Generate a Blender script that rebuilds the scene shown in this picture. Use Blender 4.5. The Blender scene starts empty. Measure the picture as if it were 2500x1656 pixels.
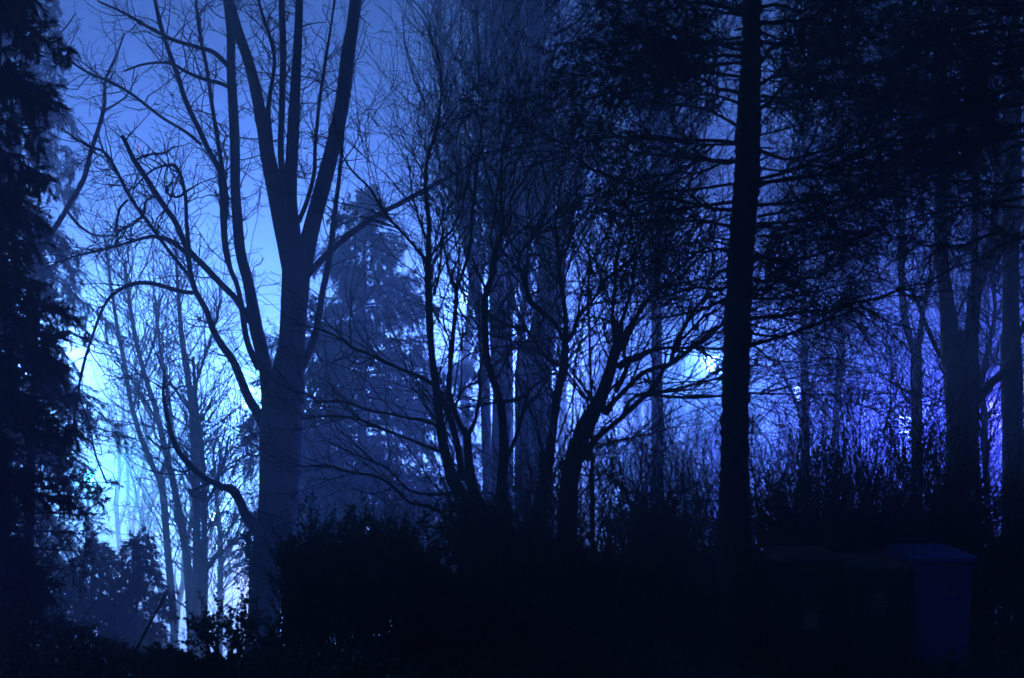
import bpy, math
import numpy as np
from mathutils import Vector

scene = bpy.context.scene
col = scene.collection
rng = np.random.default_rng(11)

# ------------------------------------------------------------------ camera
F = 3000.0                      # focal length in photograph pixels (2500 wide)
PITCH = math.radians(6.54)
EYE = np.array([0.0, 0.0, 1.7])
cam_data = bpy.data.cameras.new('camera')
cam = bpy.data.objects.new('camera', cam_data)
col.objects.link(cam)
cam.location = EYE
cam.rotation_euler = (math.radians(90) + PITCH, 0, 0)
cam_data.sensor_width = 36.0
cam_data.lens = 36.0 * F / 2500.0
cam_data.clip_end = 1000
cam_data.dof.use_dof = True
cam_data.dof.focus_distance = 24.0
cam_data.dof.aperture_fstop = 1.8
scene.camera = cam

# ------------------------------------------------------------------ night sky
world = bpy.data.worlds.new('World')
scene.world = world
world.use_nodes = True
wn, wl = world.node_tree.nodes, world.node_tree.links
wn.clear()
w_out = wn.new('ShaderNodeOutputWorld')
w_bg = wn.new('ShaderNodeBackground')
w_sky = wn.new('ShaderNodeTexSky')
w_sky.sky_type = 'NISHITA'
w_sky.sun_disc = False
w_sky.sun_elevation = math.radians(2.0)
w_sky.sun_rotation = math.radians(-30.0)
w_mix = wn.new('ShaderNodeMix')
w_mix.data_type = 'RGBA'
w_mix.blend_type = 'MULTIPLY'
w_mix.inputs[0].default_value = 1.0
w_mix.inputs[7].default_value = (0.06, 0.20, 1.0, 1)
wl.new(w_sky.outputs[0], w_mix.inputs[6])
wl.new(w_mix.outputs[2], w_bg.inputs[0])
w_bg.inputs[1].default_value = 0.07
wl.new(w_bg.outputs[0], w_out.inputs[0])

vs = scene.view_settings
vs.view_transform = 'Standard'
vs.look = 'None'
vs.gamma = 1
vs.use_curve_mapping = False
vs.exposure = 0.0
cy = scene.cycles
cy.use_denoising = True
cy.max_bounces = 5
cy.diffuse_bounces = 2
cy.glossy_bounces = 1
cy.transmission_bounces = 2
cy.volume_bounces = 0
cy.transparent_max_bounces = 16
cy.caustics_reflective = False
cy.caustics_refractive = False
cy.sample_clamp_indirect = 2.0

# ------------------------------------------------------------------ helpers
CROPS = {'A': (0, 0, .5421), 'B': (800, 0, .5421), 'C': (1650, 0, .5421), 'D': (0, 806, .5421), 'E': (800, 806, .5421),
         'F': (1650, 806, .5421), 'G': (1000, 400, .3189), 'H': (1000, 850, .3189), 'I': (1300, 700, .3189),
         'J': (2000, 400, .3189), 'K': (1700, 850, .3189), 'L': (1000, 0, .3189), 'V': (0, 0, 1.0562), 'S': (0, 0, 1.0)}
CP, SP = math.cos(PITCH), math.sin(PITCH)


def px(x, y, d):
    """Point of the photograph's pixel (x, y) on the vertical plane d metres ahead."""
    u, v = (x - 1250.0) / F, (828.0 - y) / F
    dx, dy, dz = u, CP - v * SP, SP + v * CP
    s = d / dy
    return np.array([dx * s, d, EYE[2] + dz * s])


def smooth(a, b, x):
    t = np.clip((x - a) / (b - a), 0, 1)
    return t * t * (3 - 2 * t)


def ground_z(x, y):
    drop = 1.6 + 4.6 * (1 - smooth(-9, 1, x))
    z = -drop * smooth(12.5, 46, y)
    z = z - .3 * np.exp(-((x + 3.2) / 1.1) ** 2) * smooth(10.5, 12.8, y)
    z = z - .7 * smooth(12.8, 16.5, y) * (1.2 - smooth(-9, 1, x))
    z = z + (0.08 * np.sin(x * 1.3 + 0.7) * smooth(9, 12, y) + 0.04 * np.sin(x * 3.1 + y * 1.7)) * (1 - .8 * smooth(13, 15, y))
    return z


def norm(v):
    return v / np.maximum(np.linalg.norm(v, axis=-1, keepdims=True), 1e-9)


def make_mesh(name, chunks):
    """chunks: list of (verts (n,3), faces (m,k) , material index)."""
    nv, vv, loops, starts, totals, mats, sm = 0, [], [], [], [], [], []
    ls = 0
    for verts, faces, mi, smo in chunks:
        if len(faces) == 0:
            continue
        k = faces.shape[1]
        vv.append(verts)
        loops.append((faces + nv).ravel())
        starts.append(ls + np.arange(len(faces)) * k)
        totals.append(np.full(len(faces), k))
        mats.append(np.full(len(faces), mi))
        sm.append(np.full(len(faces), smo))
        ls += len(faces) * k
        nv += len(verts)
    me = bpy.data.meshes.new(name)
    if not vv:
        return me
    vv = np.concatenate(vv).astype(np.float32)
    loops = np.concatenate(loops).astype(np.int32)
    starts = np.concatenate(starts).astype(np.int32)
    totals = np.concatenate(totals).astype(np.int32)
    me.vertices.add(len(vv))
    me.vertices.foreach_set('co', vv.ravel())
    me.loops.add(len(loops))
    me.loops.foreach_set('vertex_index', loops)
    me.polygons.add(len(starts))
    me.polygons.foreach_set('loop_start', starts)
    me.polygons.foreach_set('loop_total', totals)
    me.polygons.foreach_set('material_index', np.concatenate(mats).astype(np.int32))
    me.polygons.foreach_set('use_smooth', np.concatenate(sm).astype(bool))
    me.update(calc_edges=True)
    return me


def tubes(P, R, S=3, mi=0, cap=False):
    """P (N,K,3), R (N,K) -> one chunk of N tapered tubes."""
    N, K, _ = P.shape
    if N == 0:
        return (np.zeros((0, 3)), np.zeros((0, 4), int), mi, True)
    T = np.gradient(P, axis=1)
    T = norm(T)
    m = norm(P[:, -1] - P[:, 0])
    ref = np.where(np.abs(m[:, 2:3]) < 0.8, np.array([[0, 0, 1.0]]), np.array([[0, 1.0, 0]]))[:, None, :]
    U = norm(np.cross(T, np.broadcast_to(ref, T.shape)))
    W = np.cross(T, U)
    a = np.arange(S) * 2 * math.pi / S
    ring = U[:, :, None, :] * np.cos(a)[None, None, :, None] + W[:, :, None, :] * np.sin(a)[None, None, :, None]
    V = P[:, :, None, :] + ring * R[:, :, None, None]
    idx = np.arange(N * K * S).reshape(N, K, S)
    a0, a1 = idx[:, :-1], idx[:, 1:]
    Fq = np.stack([a0, np.roll(a0, -1, 2), np.roll(a1, -1, 2), a1], -1).reshape(-1, 4)
    return (V.reshape(-1, 3), Fq, mi, True)


def leaves(pos, direc, L, W, mi=1, fold=0.25, r=None):
    """Small folded diamond blades: one quad each."""
    r = r or rng
    n = len(pos)
    d = norm(direc)
    side = norm(np.cross(d, norm(r.normal(size=(n, 3)))))
    up = np.cross(side, d)
    L, W = np.broadcast_to(L, n)[:, None], np.broadcast_to(W, n)[:, None]
    mid = pos + d * L * 0.45
    v = np.stack([pos, mid + side * W * .5 + up * W * fold, pos + d * L, mid - side * W * .5 + up * W * fold], 1).reshape(-1, 3)
    f = np.arange(n * 4).reshape(n, 4)
    return (v, f, mi, False)


def needles3(pos, direc, L, W, mi=1, r=None):
    """Thin triangular blades."""
    r = r or rng
    n = len(pos)
    d = norm(direc)
    side = norm(np.cross(d, norm(r.normal(size=(n, 3)))))
    L, W = np.broadcast_to(L, n)[:, None], np.broadcast_to(W, n)[:, None]
    v = np.stack([pos - side * W * .5, pos + side * W * .5, pos + d * L], 1).reshape(-1, 3)
    return (v, np.arange(n * 3).reshape(n, 3), mi, False)


def resample(pts, K):
    """Catmull-Rom through pts (n,m) resampled to K rows by arc length of the first columns."""
    pts = np.asarray(pts, float)
    n = len(pts)
    if n == 2:
        t = np.linspace(0, 1, K)[:, None]
        return pts[0] * (1 - t) + pts[1] * t
    e = np.vstack([2 * pts[0] - pts[1], pts, 2 * pts[-1] - pts[-2]])
    out = []
    for i in range(n - 1):
        p0, p1, p2, p3 = e[i], e[i + 1], e[i + 2], e[i + 3]
        t = np.linspace(0, 1, 12, endpoint=False)[:, None]
        out.append(.5 * (2 * p1 + (p2 - p0) * t + (2 * p0 - 5 * p1 + 4 * p2 - p3) * t ** 2 + (3 * p1 - p0 - 3 * p2 + p3) * t ** 3))
    out = np.vstack(out + [pts[-1:]])
    s = np.concatenate([[0], np.cumsum(np.linalg.norm(np.diff(out[:, :2], axis=0), axis=1))])
    q = np.linspace(0, s[-1], K)
    return np.stack([np.interp(q, s, out[:, j]) for j in range(out.shape[1])], 1)


def sprout(P, R, n, t=(.25, 1.), ang=(25, 60), L=(.5, 1.5), K=6, up=0.05, wob=.18, rr=.6, rmax=.02, rend=.004, r=None,
           wexp=1.0, bias=None, shrink=0.0):
    """n child paths growing off the parent paths P (N,Kp,3)."""
    r = r or rng
    N, Kp, _ = P.shape
    plen = np.linalg.norm(np.diff(P, axis=1), axis=2).sum(1)
    w = plen ** wexp
    i = r.choice(N, n, p=w / w.sum())
    tt = t[0] + (t[1] - t[0]) * r.random(n)
    f = tt * (Kp - 1)
    k = np.minimum(f.astype(int), Kp - 2)
    fr = (f - k)[:, None]
    pos = P[i, k] * (1 - fr) + P[i, k + 1] * fr
    tan = norm(P[i, k + 1] - P[i, k])
    rad = R[i, k] * (1 - fr[:, 0]) + R[i, k + 1] * fr[:, 0]
    perp = norm(np.cross(tan, norm(r.normal(size=(n, 3)))))
    a = np.radians(ang[0] + (ang[1] - ang[0]) * r.random(n))[:, None]
    d = tan * np.cos(a) + perp * np.sin(a)
    if bias is not None:
        d = norm(d + np.asarray(bias))
    ln = (L[0] + (L[1] - L[0]) * r.random(n) ** 1.5) * (1 - shrink * tt)
    if isinstance(up, tuple):
        upv = up[0] + (up[1] - up[0]) * r.random((n, 1))
    else:
        upv = up
    out = np.zeros((n, K, 3))
    out[:, 0] = pos
    st = (ln / (K - 1))[:, None]
    for j in range(1, K):
        d = d + wob * r.normal(size=(n, 3))
        d[:, 2:3] += upv
        d = norm(d)
        out[:, j] = out[:, j - 1] + d * st
    r0 = np.minimum(rad * rr, rmax * (0.5 + 0.7 * ln / L[1]))
    r0 = np.maximum(r0, rend * 1.05)
    s = np.linspace(0, 1, K)[None, :]
    RR = r0[:, None] * (1 - s) + rend * s
    return out, RR


def mesh_obj(name, me, mats, parent=None, loc=None):
    for m in mats:
        me.materials.append(m)
    o = bpy.data.objects.new(name, me)
    col.objects.link(o)
    if parent is not None:
        o.parent = parent
    if loc is not None:
        o.location = loc
    return o


def part(name, chunks, mats, parent, stuff=False):
    base = np.array(parent.location)
    chunks = [(v - base, f, m, s) for v, f, m, s in chunks]
    o = mesh_obj(name, make_mesh(name, chunks), mats, parent)
    if stuff:
        o['kind'] = 'stuff'
    return o


def thing(name, label, cat, loc, group=None):
    o = bpy.data.objects.new(name, None)
    o.empty_display_size = 0.3
    col.objects.link(o)
    o.location = [float(v) for v in loc]
    o['label'], o['category'] = label, cat
    if group:
        o['group'] = group
    return o


# ------------------------------------------------------------------ materials
def material(name, ca, cb, scale=8, rough=.9, bump=.3, detail=6, stretch=(1, 1, 1), spec=.2):
    m = bpy.data.materials.new(name)
    m.use_nodes = True
    nt = m.node_tree
    b = nt.nodes['Principled BSDF']
    b.inputs['Roughness'].default_value = rough
    b.inputs['Specular IOR Level'].default_value = spec
    tc = nt.nodes.new('ShaderNodeTexCoord')
    mp = nt.nodes.new('ShaderNodeMapping')
    mp.inputs['Scale'].default_value = stretch
    nz = nt.nodes.new('ShaderNodeTexNoise')
    nz.inputs['Scale'].default_value = scale
    nz.inputs['Detail'].default_value = detail
    rp = nt.nodes.new('ShaderNodeValToRGB')
    rp.color_ramp.elements[0].position, rp.color_ramp.elements[1].position = .3, .7
    rp.color_ramp.elements[0].color = (*ca, 1)
    rp.color_ramp.elements[1].color = (*cb, 1)
    nt.links.new(tc.outputs['Object'], mp.inputs[0])
    nt.links.new(mp.outputs[0], nz.inputs['Vector'])
    nt.links.new(nz.outputs[0], rp.inputs[0])
    nt.links.new(rp.outputs[0], b.inputs['Base Color'])
    if bump:
        bp = nt.nodes.new('ShaderNodeBump')
        bp.inputs['Strength'].default_value = bump
        bp.inputs['Distance'].default_value = .02
        nt.links.new(nz.outputs[0], bp.inputs['Height'])
        nt.links.new(bp.outputs[0], b.inputs['Normal'])
    return m


M_grey = material('grey_bark', (.04, .037, .034), (.085, .08, .07), 5, .9, .4, stretch=(1, 1, .35))
M_brown = material('brown_bark', (.045, .036, .03), (.085, .07, .055), 9, .95, .6, stretch=(1, 1, .25))
M_dark = material('conifer_bark', (.035, .027, .022), (.07, .055, .045), 12, .95, .8, stretch=(1, 1, .3))
M_twig = material('twig_bark', (.04, .033, .028), (.075, .06, .05), 14, .9, 0)
M_needle = material('needles', (.018, .035, .02), (.04, .07, .035), 3, .8, 0)
M_leaf = material('evergreen_leaf', (.02, .045, .018), (.05, .085, .035), 6, .55, 0, spec=.35)
M_soil = material('soil_and_litter', (.03, .028, .018), (.06, .055, .035), 2.5, 1, .6)
M_grass = material('grass', (.03, .06, .02), (.06, .1, .03), 4, .8, 0)
M_steel = material('galvanised_steel', (.25, .25, .25), (.38, .38, .38), 6, .5, .05)
M_blue = material('blue_plastic', (.014, .055, .30), (.018, .07, .36), 5, .5, .03, spec=.35)
M_black = material('charcoal_plastic', (.018, .02, .022), (.03, .032, .034), 5, .5, .03, spec=.35)
M_green = material('green_plastic', (.012, .06, .03), (.018, .08, .042), 5, .5, .03, spec=.35)
M_rubber = material('rubber', (.012, .012, .012), (.02, .02, .02), 5, .8, 0)
M_paper = material('sticker_paper', (.16, .165, .16), (.22, .22, .21), 12, .6, 0)
M_print = material('sticker_print', (.03, .06, .04), (.04, .07, .05), 12, .6, 0)
#@@ structure

# ------------------------------------------------------------------ ground and haze
gx = np.concatenate([np.linspace(-170, -22, 26), np.linspace(-20, 20, 91), np.linspace(22, 170, 26)])
gy = np.concatenate([np.linspace(-30, 6, 8), np.linspace(7, 50, 100), np.linspace(52, 200, 40)])
GX, GY = np.meshgrid(gx, gy)
gv = np.stack([GX, GY, ground_z(GX, GY)], -1).reshape(-1, 3)
nx, ny = len(gx), len(gy)
gi = np.arange(nx * ny).reshape(ny, nx)
gf = np.stack([gi[:-1, :-1], gi[:-1, 1:], gi[1:, 1:], gi[1:, :-1]], -1).reshape(-1, 4)
o = mesh_obj('ground', make_mesh('ground', [(gv, gf, 0, True)]), [M_soil])
o['kind'] = 'structure'

HAZE = 0.021
m = bpy.data.materials.new('haze')
m.use_nodes = True
m.node_tree.nodes.clear()
ho = m.node_tree.nodes.new('ShaderNodeOutputMaterial')
hv = m.node_tree.nodes.new('ShaderNodeVolumePrincipled')
hv.inputs['Color'].default_value = (.84, .9, .98, 1)
hv.inputs['Density'].default_value = HAZE
hv.inputs['Anisotropy'].default_value = 0.0
m.node_tree.links.new(hv.outputs[0], ho.inputs['Volume'])
m.cycles.homogeneous_volume = True
m.cycles.volume_sampling = 'MULTIPLE_IMPORTANCE'
x0, x1, y0, y1, z0, z1 = -180, 180, -40, 210, -8.2, 40
hvx = np.array([[x, y, z] for z in (z0, z1) for y in (y0, y1) for x in (x0, x1)], float)
hf = np.array([[0, 2, 3, 1], [4, 5, 7, 6], [0, 1, 5, 4], [2, 6, 7, 3], [0, 4, 6, 2], [1, 3, 7, 5]])
o = mesh_obj('haze', make_mesh('haze', [(hvx, hf, 0, False)]), [m])
o['kind'] = 'stuff'


# ------------------------------------------------------------------ street lamps and added fog fill lamps
def lathe(prof, S=12, mi=0, smo=True):
    prof = np.asarray(prof, float)
    a = np.arange(S) * 2 * math.pi / S
    v = np.stack([prof[:, 0:1] * np.cos(a), prof[:, 0:1] * np.sin(a), np.broadcast_to(prof[:, 1:2], (len(prof), S))], -1).reshape(-1, 3)
    idx = np.arange(len(prof) * S).reshape(len(prof), S)
    f = np.stack([idx[:-1], np.roll(idx[:-1], -1, 1), np.roll(idx[1:], -1, 1), idx[1:]], -1).reshape(-1, 4)
    return (v, f, mi, smo)


def street_lamp(x, y, d, color, power, label, rad=.2, group='street lamps glowing in the fog'):
    p = px(x, y, d)
    g = float(ground_z(p[0], p[1]))
    h = p[2] - g
    t = thing('street_lamp', label, 'street lamp', (p[0], p[1], g), group)

    def add(name, ch, mats):
        return mesh_obj(name, make_mesh(name, ch), mats, t)
    add('pole', [lathe([(0, -.2), (.10, -.2), (.10, .9), (.07, 1.0), (.045, h - .32), (.0, h - .32)], 10)], [M_steel])
    add('lamp_collar', [lathe([(.0, h - .34), (.10, h - .34), (.14, h - .24), (.12, h - .2), (0, h - .2)], 12)], [M_steel])
    add('lamp_cap', [lathe([(.0, h + .30), (.06, h + .29), (.24, h + .21), (.25, h + .19), (0, h + .19)], 14)], [M_steel])
    a = np.linspace(-.5 * math.pi, .5 * math.pi, 9)
    lm = bpy.data.materials.new('lamp_globe')
    lm.use_nodes = True
    nt = lm.node_tree
    nt.nodes.clear()
    mo = nt.nodes.new('ShaderNodeOutputMaterial')
    ad = nt.nodes.new('ShaderNodeAddShader')
    tr = nt.nodes.new('ShaderNodeBsdfTransparent')
    em = nt.nodes.new('ShaderNodeEmission')
    em.inputs[0].default_value = (*color, 1)
    em.inputs[1].default_value = 16.0
    nt.links.new(tr.outputs[0], ad.inputs[0])
    nt.links.new(em.outputs[0], ad.inputs[1])
    nt.links.new(ad.outputs[0], mo.inputs[0])
    add('lamp_globe', [lathe(np.stack([.13 * np.cos(a), h + .19 * np.sin(a)], 1), 14)], [lm])
    ld = bpy.data.lights.new('lamp_light', 'POINT')
    ld.color = color
    ld.energy = power * 1.38
    ld.shadow_soft_size = rad * .5
    lo = bpy.data.objects.new('lamp_light', ld)
    col.objects.link(lo)
    lo.parent = t
    lo.location = (0, 0, h)
    return t


CYAN, VIOLET, LAV = (.22, .62, 1.0), (.055, .055, 1.0), (.48, .50, 1.0)
street_lamp(522, 1262, 58, CYAN, 9500, 'bright cyan lamp low in the fog between the big grey tree and the left conifers')
street_lamp(218, 1165, 38, (.05, .48, 1.0), 3800, 'teal lamp shining through the gaps of the left yew')
street_lamp(62, 860, 56, (.14, .36, 1.0), 88000, 'added unseen fill lamp behind the drooping cypress at the left')  # added, unseen: broad glow for the fog at the left
street_lamp(690, 990, 62, (.14, .36, 1.0), 92000, 'added pale blue fill lamp hidden behind the trunk of the big grey tree')  # invented strong lamp, trunk hides it, spreads light through the left fog
street_lamp(930, 960, 54, (.11, .23, 1.0), 29000, 'added pale blue fill lamp hidden behind the hazy spruce')  # no known lamp here; added to brighten fog around the spruce
street_lamp(1146, 727, 46, (.13, .30, 1.0), 12000, 'white blue lamp just right of the hazy spruce')
street_lamp(1305, 900, 54, (.10, .17, 1.0), 38000, 'added blue fill lamp hidden behind the thickest pale trunk')  # fill lamp added out of sight to light haze among the tall trunks
street_lamp(1736, 888, 36, (.10, .26, 1.0), 9000, 'bright blue lamp just left of the black conifer trunk')
street_lamp(1951, 962, 34, (.08, .14, 1.0), 600, 'small pin point lamp beside a thin trunk right of the black conifer')
street_lamp(2206, 1036, 34, (.045, .075, 1.0), 10000, 'violet blue lamp low behind the bramble thicket')
street_lamp(2478, 1010, 50, VIOLET, 33000, 'violet lamp at the right edge behind the straight thick trunk')
street_lamp(665, 1400, 44, LAV, 8500, 'added lavender fill lamp hidden low behind the base of the big grey tree')  # added hidden lamp that tints the low left fog lavender
#@@ trees

# ------------------------------------------------------------------ traced bare trees
def build_tree(name, label, cat, d, trunks, limbs, mat=None, group=None, twigs=(), seed=0, slope=.35, K=36, kink=.0, base_ground=True,
               part_names=('trunk', 'limb'), twig_mat=None, knob=0.06):
    """trunks / limbs: lists of (crop, [(x, y, width) ...]); the first trunk is the base.  Every limb starts at the depth of the
    nearest point already built and then leans towards or away from the camera."""
    r = np.random.default_rng(seed)
    mat = mat or M_brown
    built = []          # (pixel pts, depths)
    recs = []
    for kind, lst in ((0, trunks), (1, limbs)):
        for item in lst:
            if isinstance(item[0], str):
                item = [item]
            pts = []
            sl = None
            for crop, pp in item:
                if crop == '@':
                    sl = pp
                    continue
                ox, oy, sc = CROPS[crop]
                pts += [(ox + q[0] * sc, oy + q[1] * sc, q[2] * sc) for q in pp]
            q = resample(np.array(pts), K)
            ln = np.concatenate([[0], np.cumsum(np.linalg.norm(np.diff(q[:, :2], axis=0), axis=1))])
            d0 = d
            if built:
                allp = np.concatenate([b[0] for b in built])
                alld = np.concatenate([b[1] for b in built])
                d0 = alld[np.argmin(np.linalg.norm(allp - q[0, :2], axis=1))]
            s = (r.uniform(-1, 1) * slope if sl is None else sl) if built else 0.0
            dep = d0 + s * ln / F * d + 0.02 * np.cumsum(r.normal(size=K)) * (1 if built else .3)
            dep = np.clip(dep, d * .72, d * 1.35)
            P = np.array([px(q[i, 0], q[i, 1], dep[i]) for i in range(K)])
            R = q[:, 2] * .5 / F * dep
            nzk = np.convolve(r.normal(size=K + 8), np.ones(5) / 5, 'same')[4:4 + K]
            R = np.maximum(R * (1 + knob * nzk), .003)
            built.append((q[:, :2], dep))
            recs.append([kind, P, R])
    # carry the first trunk down to the ground
    P0 = recs[0][1]
    g = float(ground_z(P0[0, 0], P0[0, 1]))
    if base_ground and P0[0, 2] > g - .1:
        n = 6
        t = np.linspace(0, 1, n)[:, None]
        low = np.array([P0[0, 0], P0[0, 1], g - .25])
        ext = low * (1 - t) + P0[0] * t
        rb = recs[0][2][0] * (1 + .5 * (1 - t[:, 0]) ** 2)
        recs[0][1] = np.vstack([ext[:-1], P0])
        recs[0][2] = np.concatenate([rb[:-1], recs[0][2]])
    root = thing(name, label, cat, (recs[0][1][0, 0], recs[0][1][0, 1], g), group)
    LP, LR = [], []
    for kind, P, R in recs:
        S = 14 if kind == 0 else 8
        Pe = np.vstack([P, P[-1:] + norm(P[-1:] - P[-2:-1]) * R[-1] * .4])
        Re = np.concatenate([R, [R[-1] * .05]])
        part(part_names[kind], [tubes(Pe[None], Re[None], S)], [mat], root)
        # uniform arrays for sprouting
        q = np.column_stack([P, R])
        s = np.concatenate([[0], np.cumsum(np.linalg.norm(np.diff(P, axis=0), axis=1))])
        u = np.linspace(0, s[-1], 24)
        LP.append(np.stack([np.interp(u, s, P[:, j]) for j in range(3)], 1))
        LR.append(np.interp(u, s, R))
    LP, LR = np.array(LP), np.array(LR)
    grow_twigs(root, LP, LR, twigs, r, twig_mat or M_twig, n_trunk=len(trunks))
    return root, LP, LR


def grow_twigs(root, LP, LR, twigs, r, mat, n_trunk=0, name='twigs'):
    chunks = []
    cur = (LP, LR)
    for spec in twigs:
        spec = dict(spec)
        n = spec.pop('n')
        src = spec.pop('src', None)
        S = spec.pop('S', 3)
        if src == 'limbs':
            cur = (LP[n_trunk:], LR[n_trunk:])
        elif src == 'all':
            cur = (LP, LR)
        p, q = sprout(cur[0], cur[1], n, r=r, **spec)
        chunks.append(tubes(p, q, S))
        cur = (p, q)
    if chunks:
        part(name, chunks, [mat], root, stuff=True)


# ---- the big grey forked tree
T = [('D', [(1180, 1480, 170), (1188, 1300, 146), (1195, 1150, 150), (1215, 1000, 166), (1237, 900, 176), (1258, 760, 186), (1267, 600, 192),
            (1270, 450, 196), (1277, 330, 190), (1300, 180, 150), (1315, 50, 122), (1330, -180, 128), (1338, -330, 140)])]
Ls = [
    ('A', [(1328, 1320, 80), (1308, 1150, 104), (1275, 1000, 96), (1240, 850, 80), (1205, 700, 66), (1180, 550, 58), (1150, 400, 52), (1120, 280, 48), (1085, 180, 46), (1050, 60, 42), (1020, -60, 40), (1000, -160, 34)]),
    ('A', [(1330, 1250, 70), (1318, 1080, 80), (1305, 900, 66), (1315, 700, 58), (1325, 500, 52), (1335, 300, 45), (1345, 100, 40), (1350, -100, 34)]),
    ('A', [(1355, 1300, 70), (1378, 1140, 82), (1410, 1000, 78), (1450, 850, 75), (1490, 700, 72), (1525, 550, 70), (1550, 400, 66), (1565, 250, 64), (1590, 100, 60), (1610, -80, 55)]),
    [('D', [(1245, 560, 60), (1222, 430, 80), (1213, 330, 74), (1200, 200, 62), (1180, 100, 60), (1155, 0, 62)]), ('A', [(1120, 1280, 50), (1085, 1150, 48), (1070, 1000, 48), (1060, 850, 46), (1058, 650, 46), (1048, 450, 44), (1040, 300, 42), (1040, 150, 40), (1020, 0, 36), (1000, -120, 30)])],
    ('A', [(1290, 880, 34), (1265, 700, 30), (1270, 480, 30), (1275, 250, 32), (1270, 50, 30), (1265, -100, 26)]),
    ('A', [(1240, 850, 26), (1220, 650, 24), (1210, 480, 22), (1235, 300, 18), (1225, 200, 17), (1180, 60, 14), (1150, -60, 12)]),
    [('@', .5), ('A', [(1390, 1230, 38), (1440, 1180, 32), (1500, 1120, 28), (1568, 1065, 28)]), ('B', [(220, 972, 25), (330, 915, 24), (450, 850, 22), (560, 790, 20), (650, 740, 16), (760, 690, 12), (900, 660, 8)])],
    [('D', [(1362, 170, 40), (1395, 90, 36), (1425, 0, 34)]), ('A', [(1450, 1330, 30), (1480, 1180, 28), (1500, 1020, 26), (1515, 900, 22), (1530, 780, 18), (1545, 600, 14)])],
    ('A', [(1345, 1000, 24), (1385, 900, 22), (1415, 780, 20), (1420, 650, 18), (1440, 450, 16), (1470, 250, 14), (1500, 50, 10), (1510, -60, 8)]),
    [('D', [(1165, 170, 34), (1115, 60, 28)]), ('A', [(1090, 1400, 26), (1070, 1290, 24), (1040, 1220, 24), (1015, 1130, 24), (1003, 1000, 24), (998, 880, 22), (985, 760, 24), (940, 680, 24), (905, 600, 24), (865, 520, 24), (830, 440, 24), (800, 340, 24), (770, 260, 22), (740, 170, 20), (715, 80, 20), (690, -40, 18)])],
    ('A', [(1040, 1230, 20), (1015, 1050, 18), (1020, 900, 22), (1000, 750, 20), (975, 600, 20), (950, 440, 18), (930, 300, 18), (905, 180, 18), (885, 30, 16), (880, -80, 14)]),
    ('A', [(905, 650, 16), (830, 590, 14), (730, 530, 14), (600, 430, 14), (500, 370, 13), (400, 330, 12), (290, 265, 10), (150, 225, 8)]),
    ('A', [(1050, 325, 22), (1020, 290, 24), (960, 235, 22), (880, 210, 20), (780, 180, 18), (700, 140, 16), (620, 95, 14), (540, 50, 12), (440, 5, 10)]),
    ('A', [(1055, 410, 18), (1000, 378, 20), (930, 360, 18), (850, 330, 16), (760, 285, 14), (650, 290, 12), (560, 320, 10)]),
    [('D', [(1225, 520, 40), (1180, 420, 48), (1160, 375, 46), (1120, 310, 40), (1080, 210, 38), (1045, 130, 36), (1000, 70, 32), (960, 0, 30)]), ('A', [(930, 1400, 26), (880, 1310, 26), (855, 1220, 24), (850, 1120, 22), (840, 1000, 18), (835, 880, 18), (815, 800, 18), (795, 745, 18), (720, 752, 12), (660, 785, 10), (600, 855, 8)])],
    ('A', [(1130, 1450, 34), (1060, 1345, 28), (1000, 1285, 28), (930, 1210, 28), (860, 1140, 28), (825, 1080, 26), (790, 1000, 26), (740, 930, 26), (700, 870, 26), (650, 790, 24), (600, 715, 22), (570, 650, 20), (550, 612, 18)]),
    ('A', [(855, 1245, 18), (800, 1180, 16), (730, 1090, 16), (650, 980, 16), (580, 880, 15), (520, 760, 14), (470, 685, 13), (400, 660, 11), (320, 610, 9), (280, 580, 7)]),
    ('A', [(850, 1150, 20), (790, 1100, 20), (740, 1075, 20), (690, 1065, 18), (620, 1080, 16), (520, 1110, 14), (420, 1135, 12), (320, 1160, 10), (200, 1210, 8)]),
    [('A', [(870, 1320, 20), (800, 1310, 20), (700, 1280, 20), (620, 1275, 20), (550, 1300, 18), (490, 1345, 16), (450, 1420, 14)]), ('D', [(405, 60, 13), (375, 160, 13), (352, 280, 12), (335, 400, 11), (312, 550, 8)])],
    ('D', [(352, 290, 10), (400, 420, 9), (430, 560, 8), (480, 690, 8)]),
    ('D', [(345, 285, 9), (260, 370, 8), (150, 460, 6)]),
    ('D', [(1215, 960, 50), (1160, 895, 58), (1110, 840, 46), (1080, 770, 40), (1045, 718, 42), (1000, 705, 28), (930, 672, 26), (880, 632, 26), (830, 580, 26), (790, 520, 24), (765, 440, 22), (750, 370, 20), (735, 290, 14), (742, 180, 9)]),
    ('A', [(610, 720, 14), (680, 695, 12), (740, 690, 11), (780, 665, 9), (803, 660, 7)]),
    ('A', [(700, 880, 14), (655, 910, 13), (650, 960, 12), (600, 1010, 11), (540, 1040, 10), (500, 1090, 8)]),
    ('A', [(575, 900, 13), (540, 940, 12), (528, 1000, 11), (530, 1060, 10), (520, 1110, 8)]),
    ('A', [(835, 860, 12), (810, 885, 12), (775, 885, 11), (750, 860, 10), (765, 830, 9), (800, 822, 7)]),
]
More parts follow.
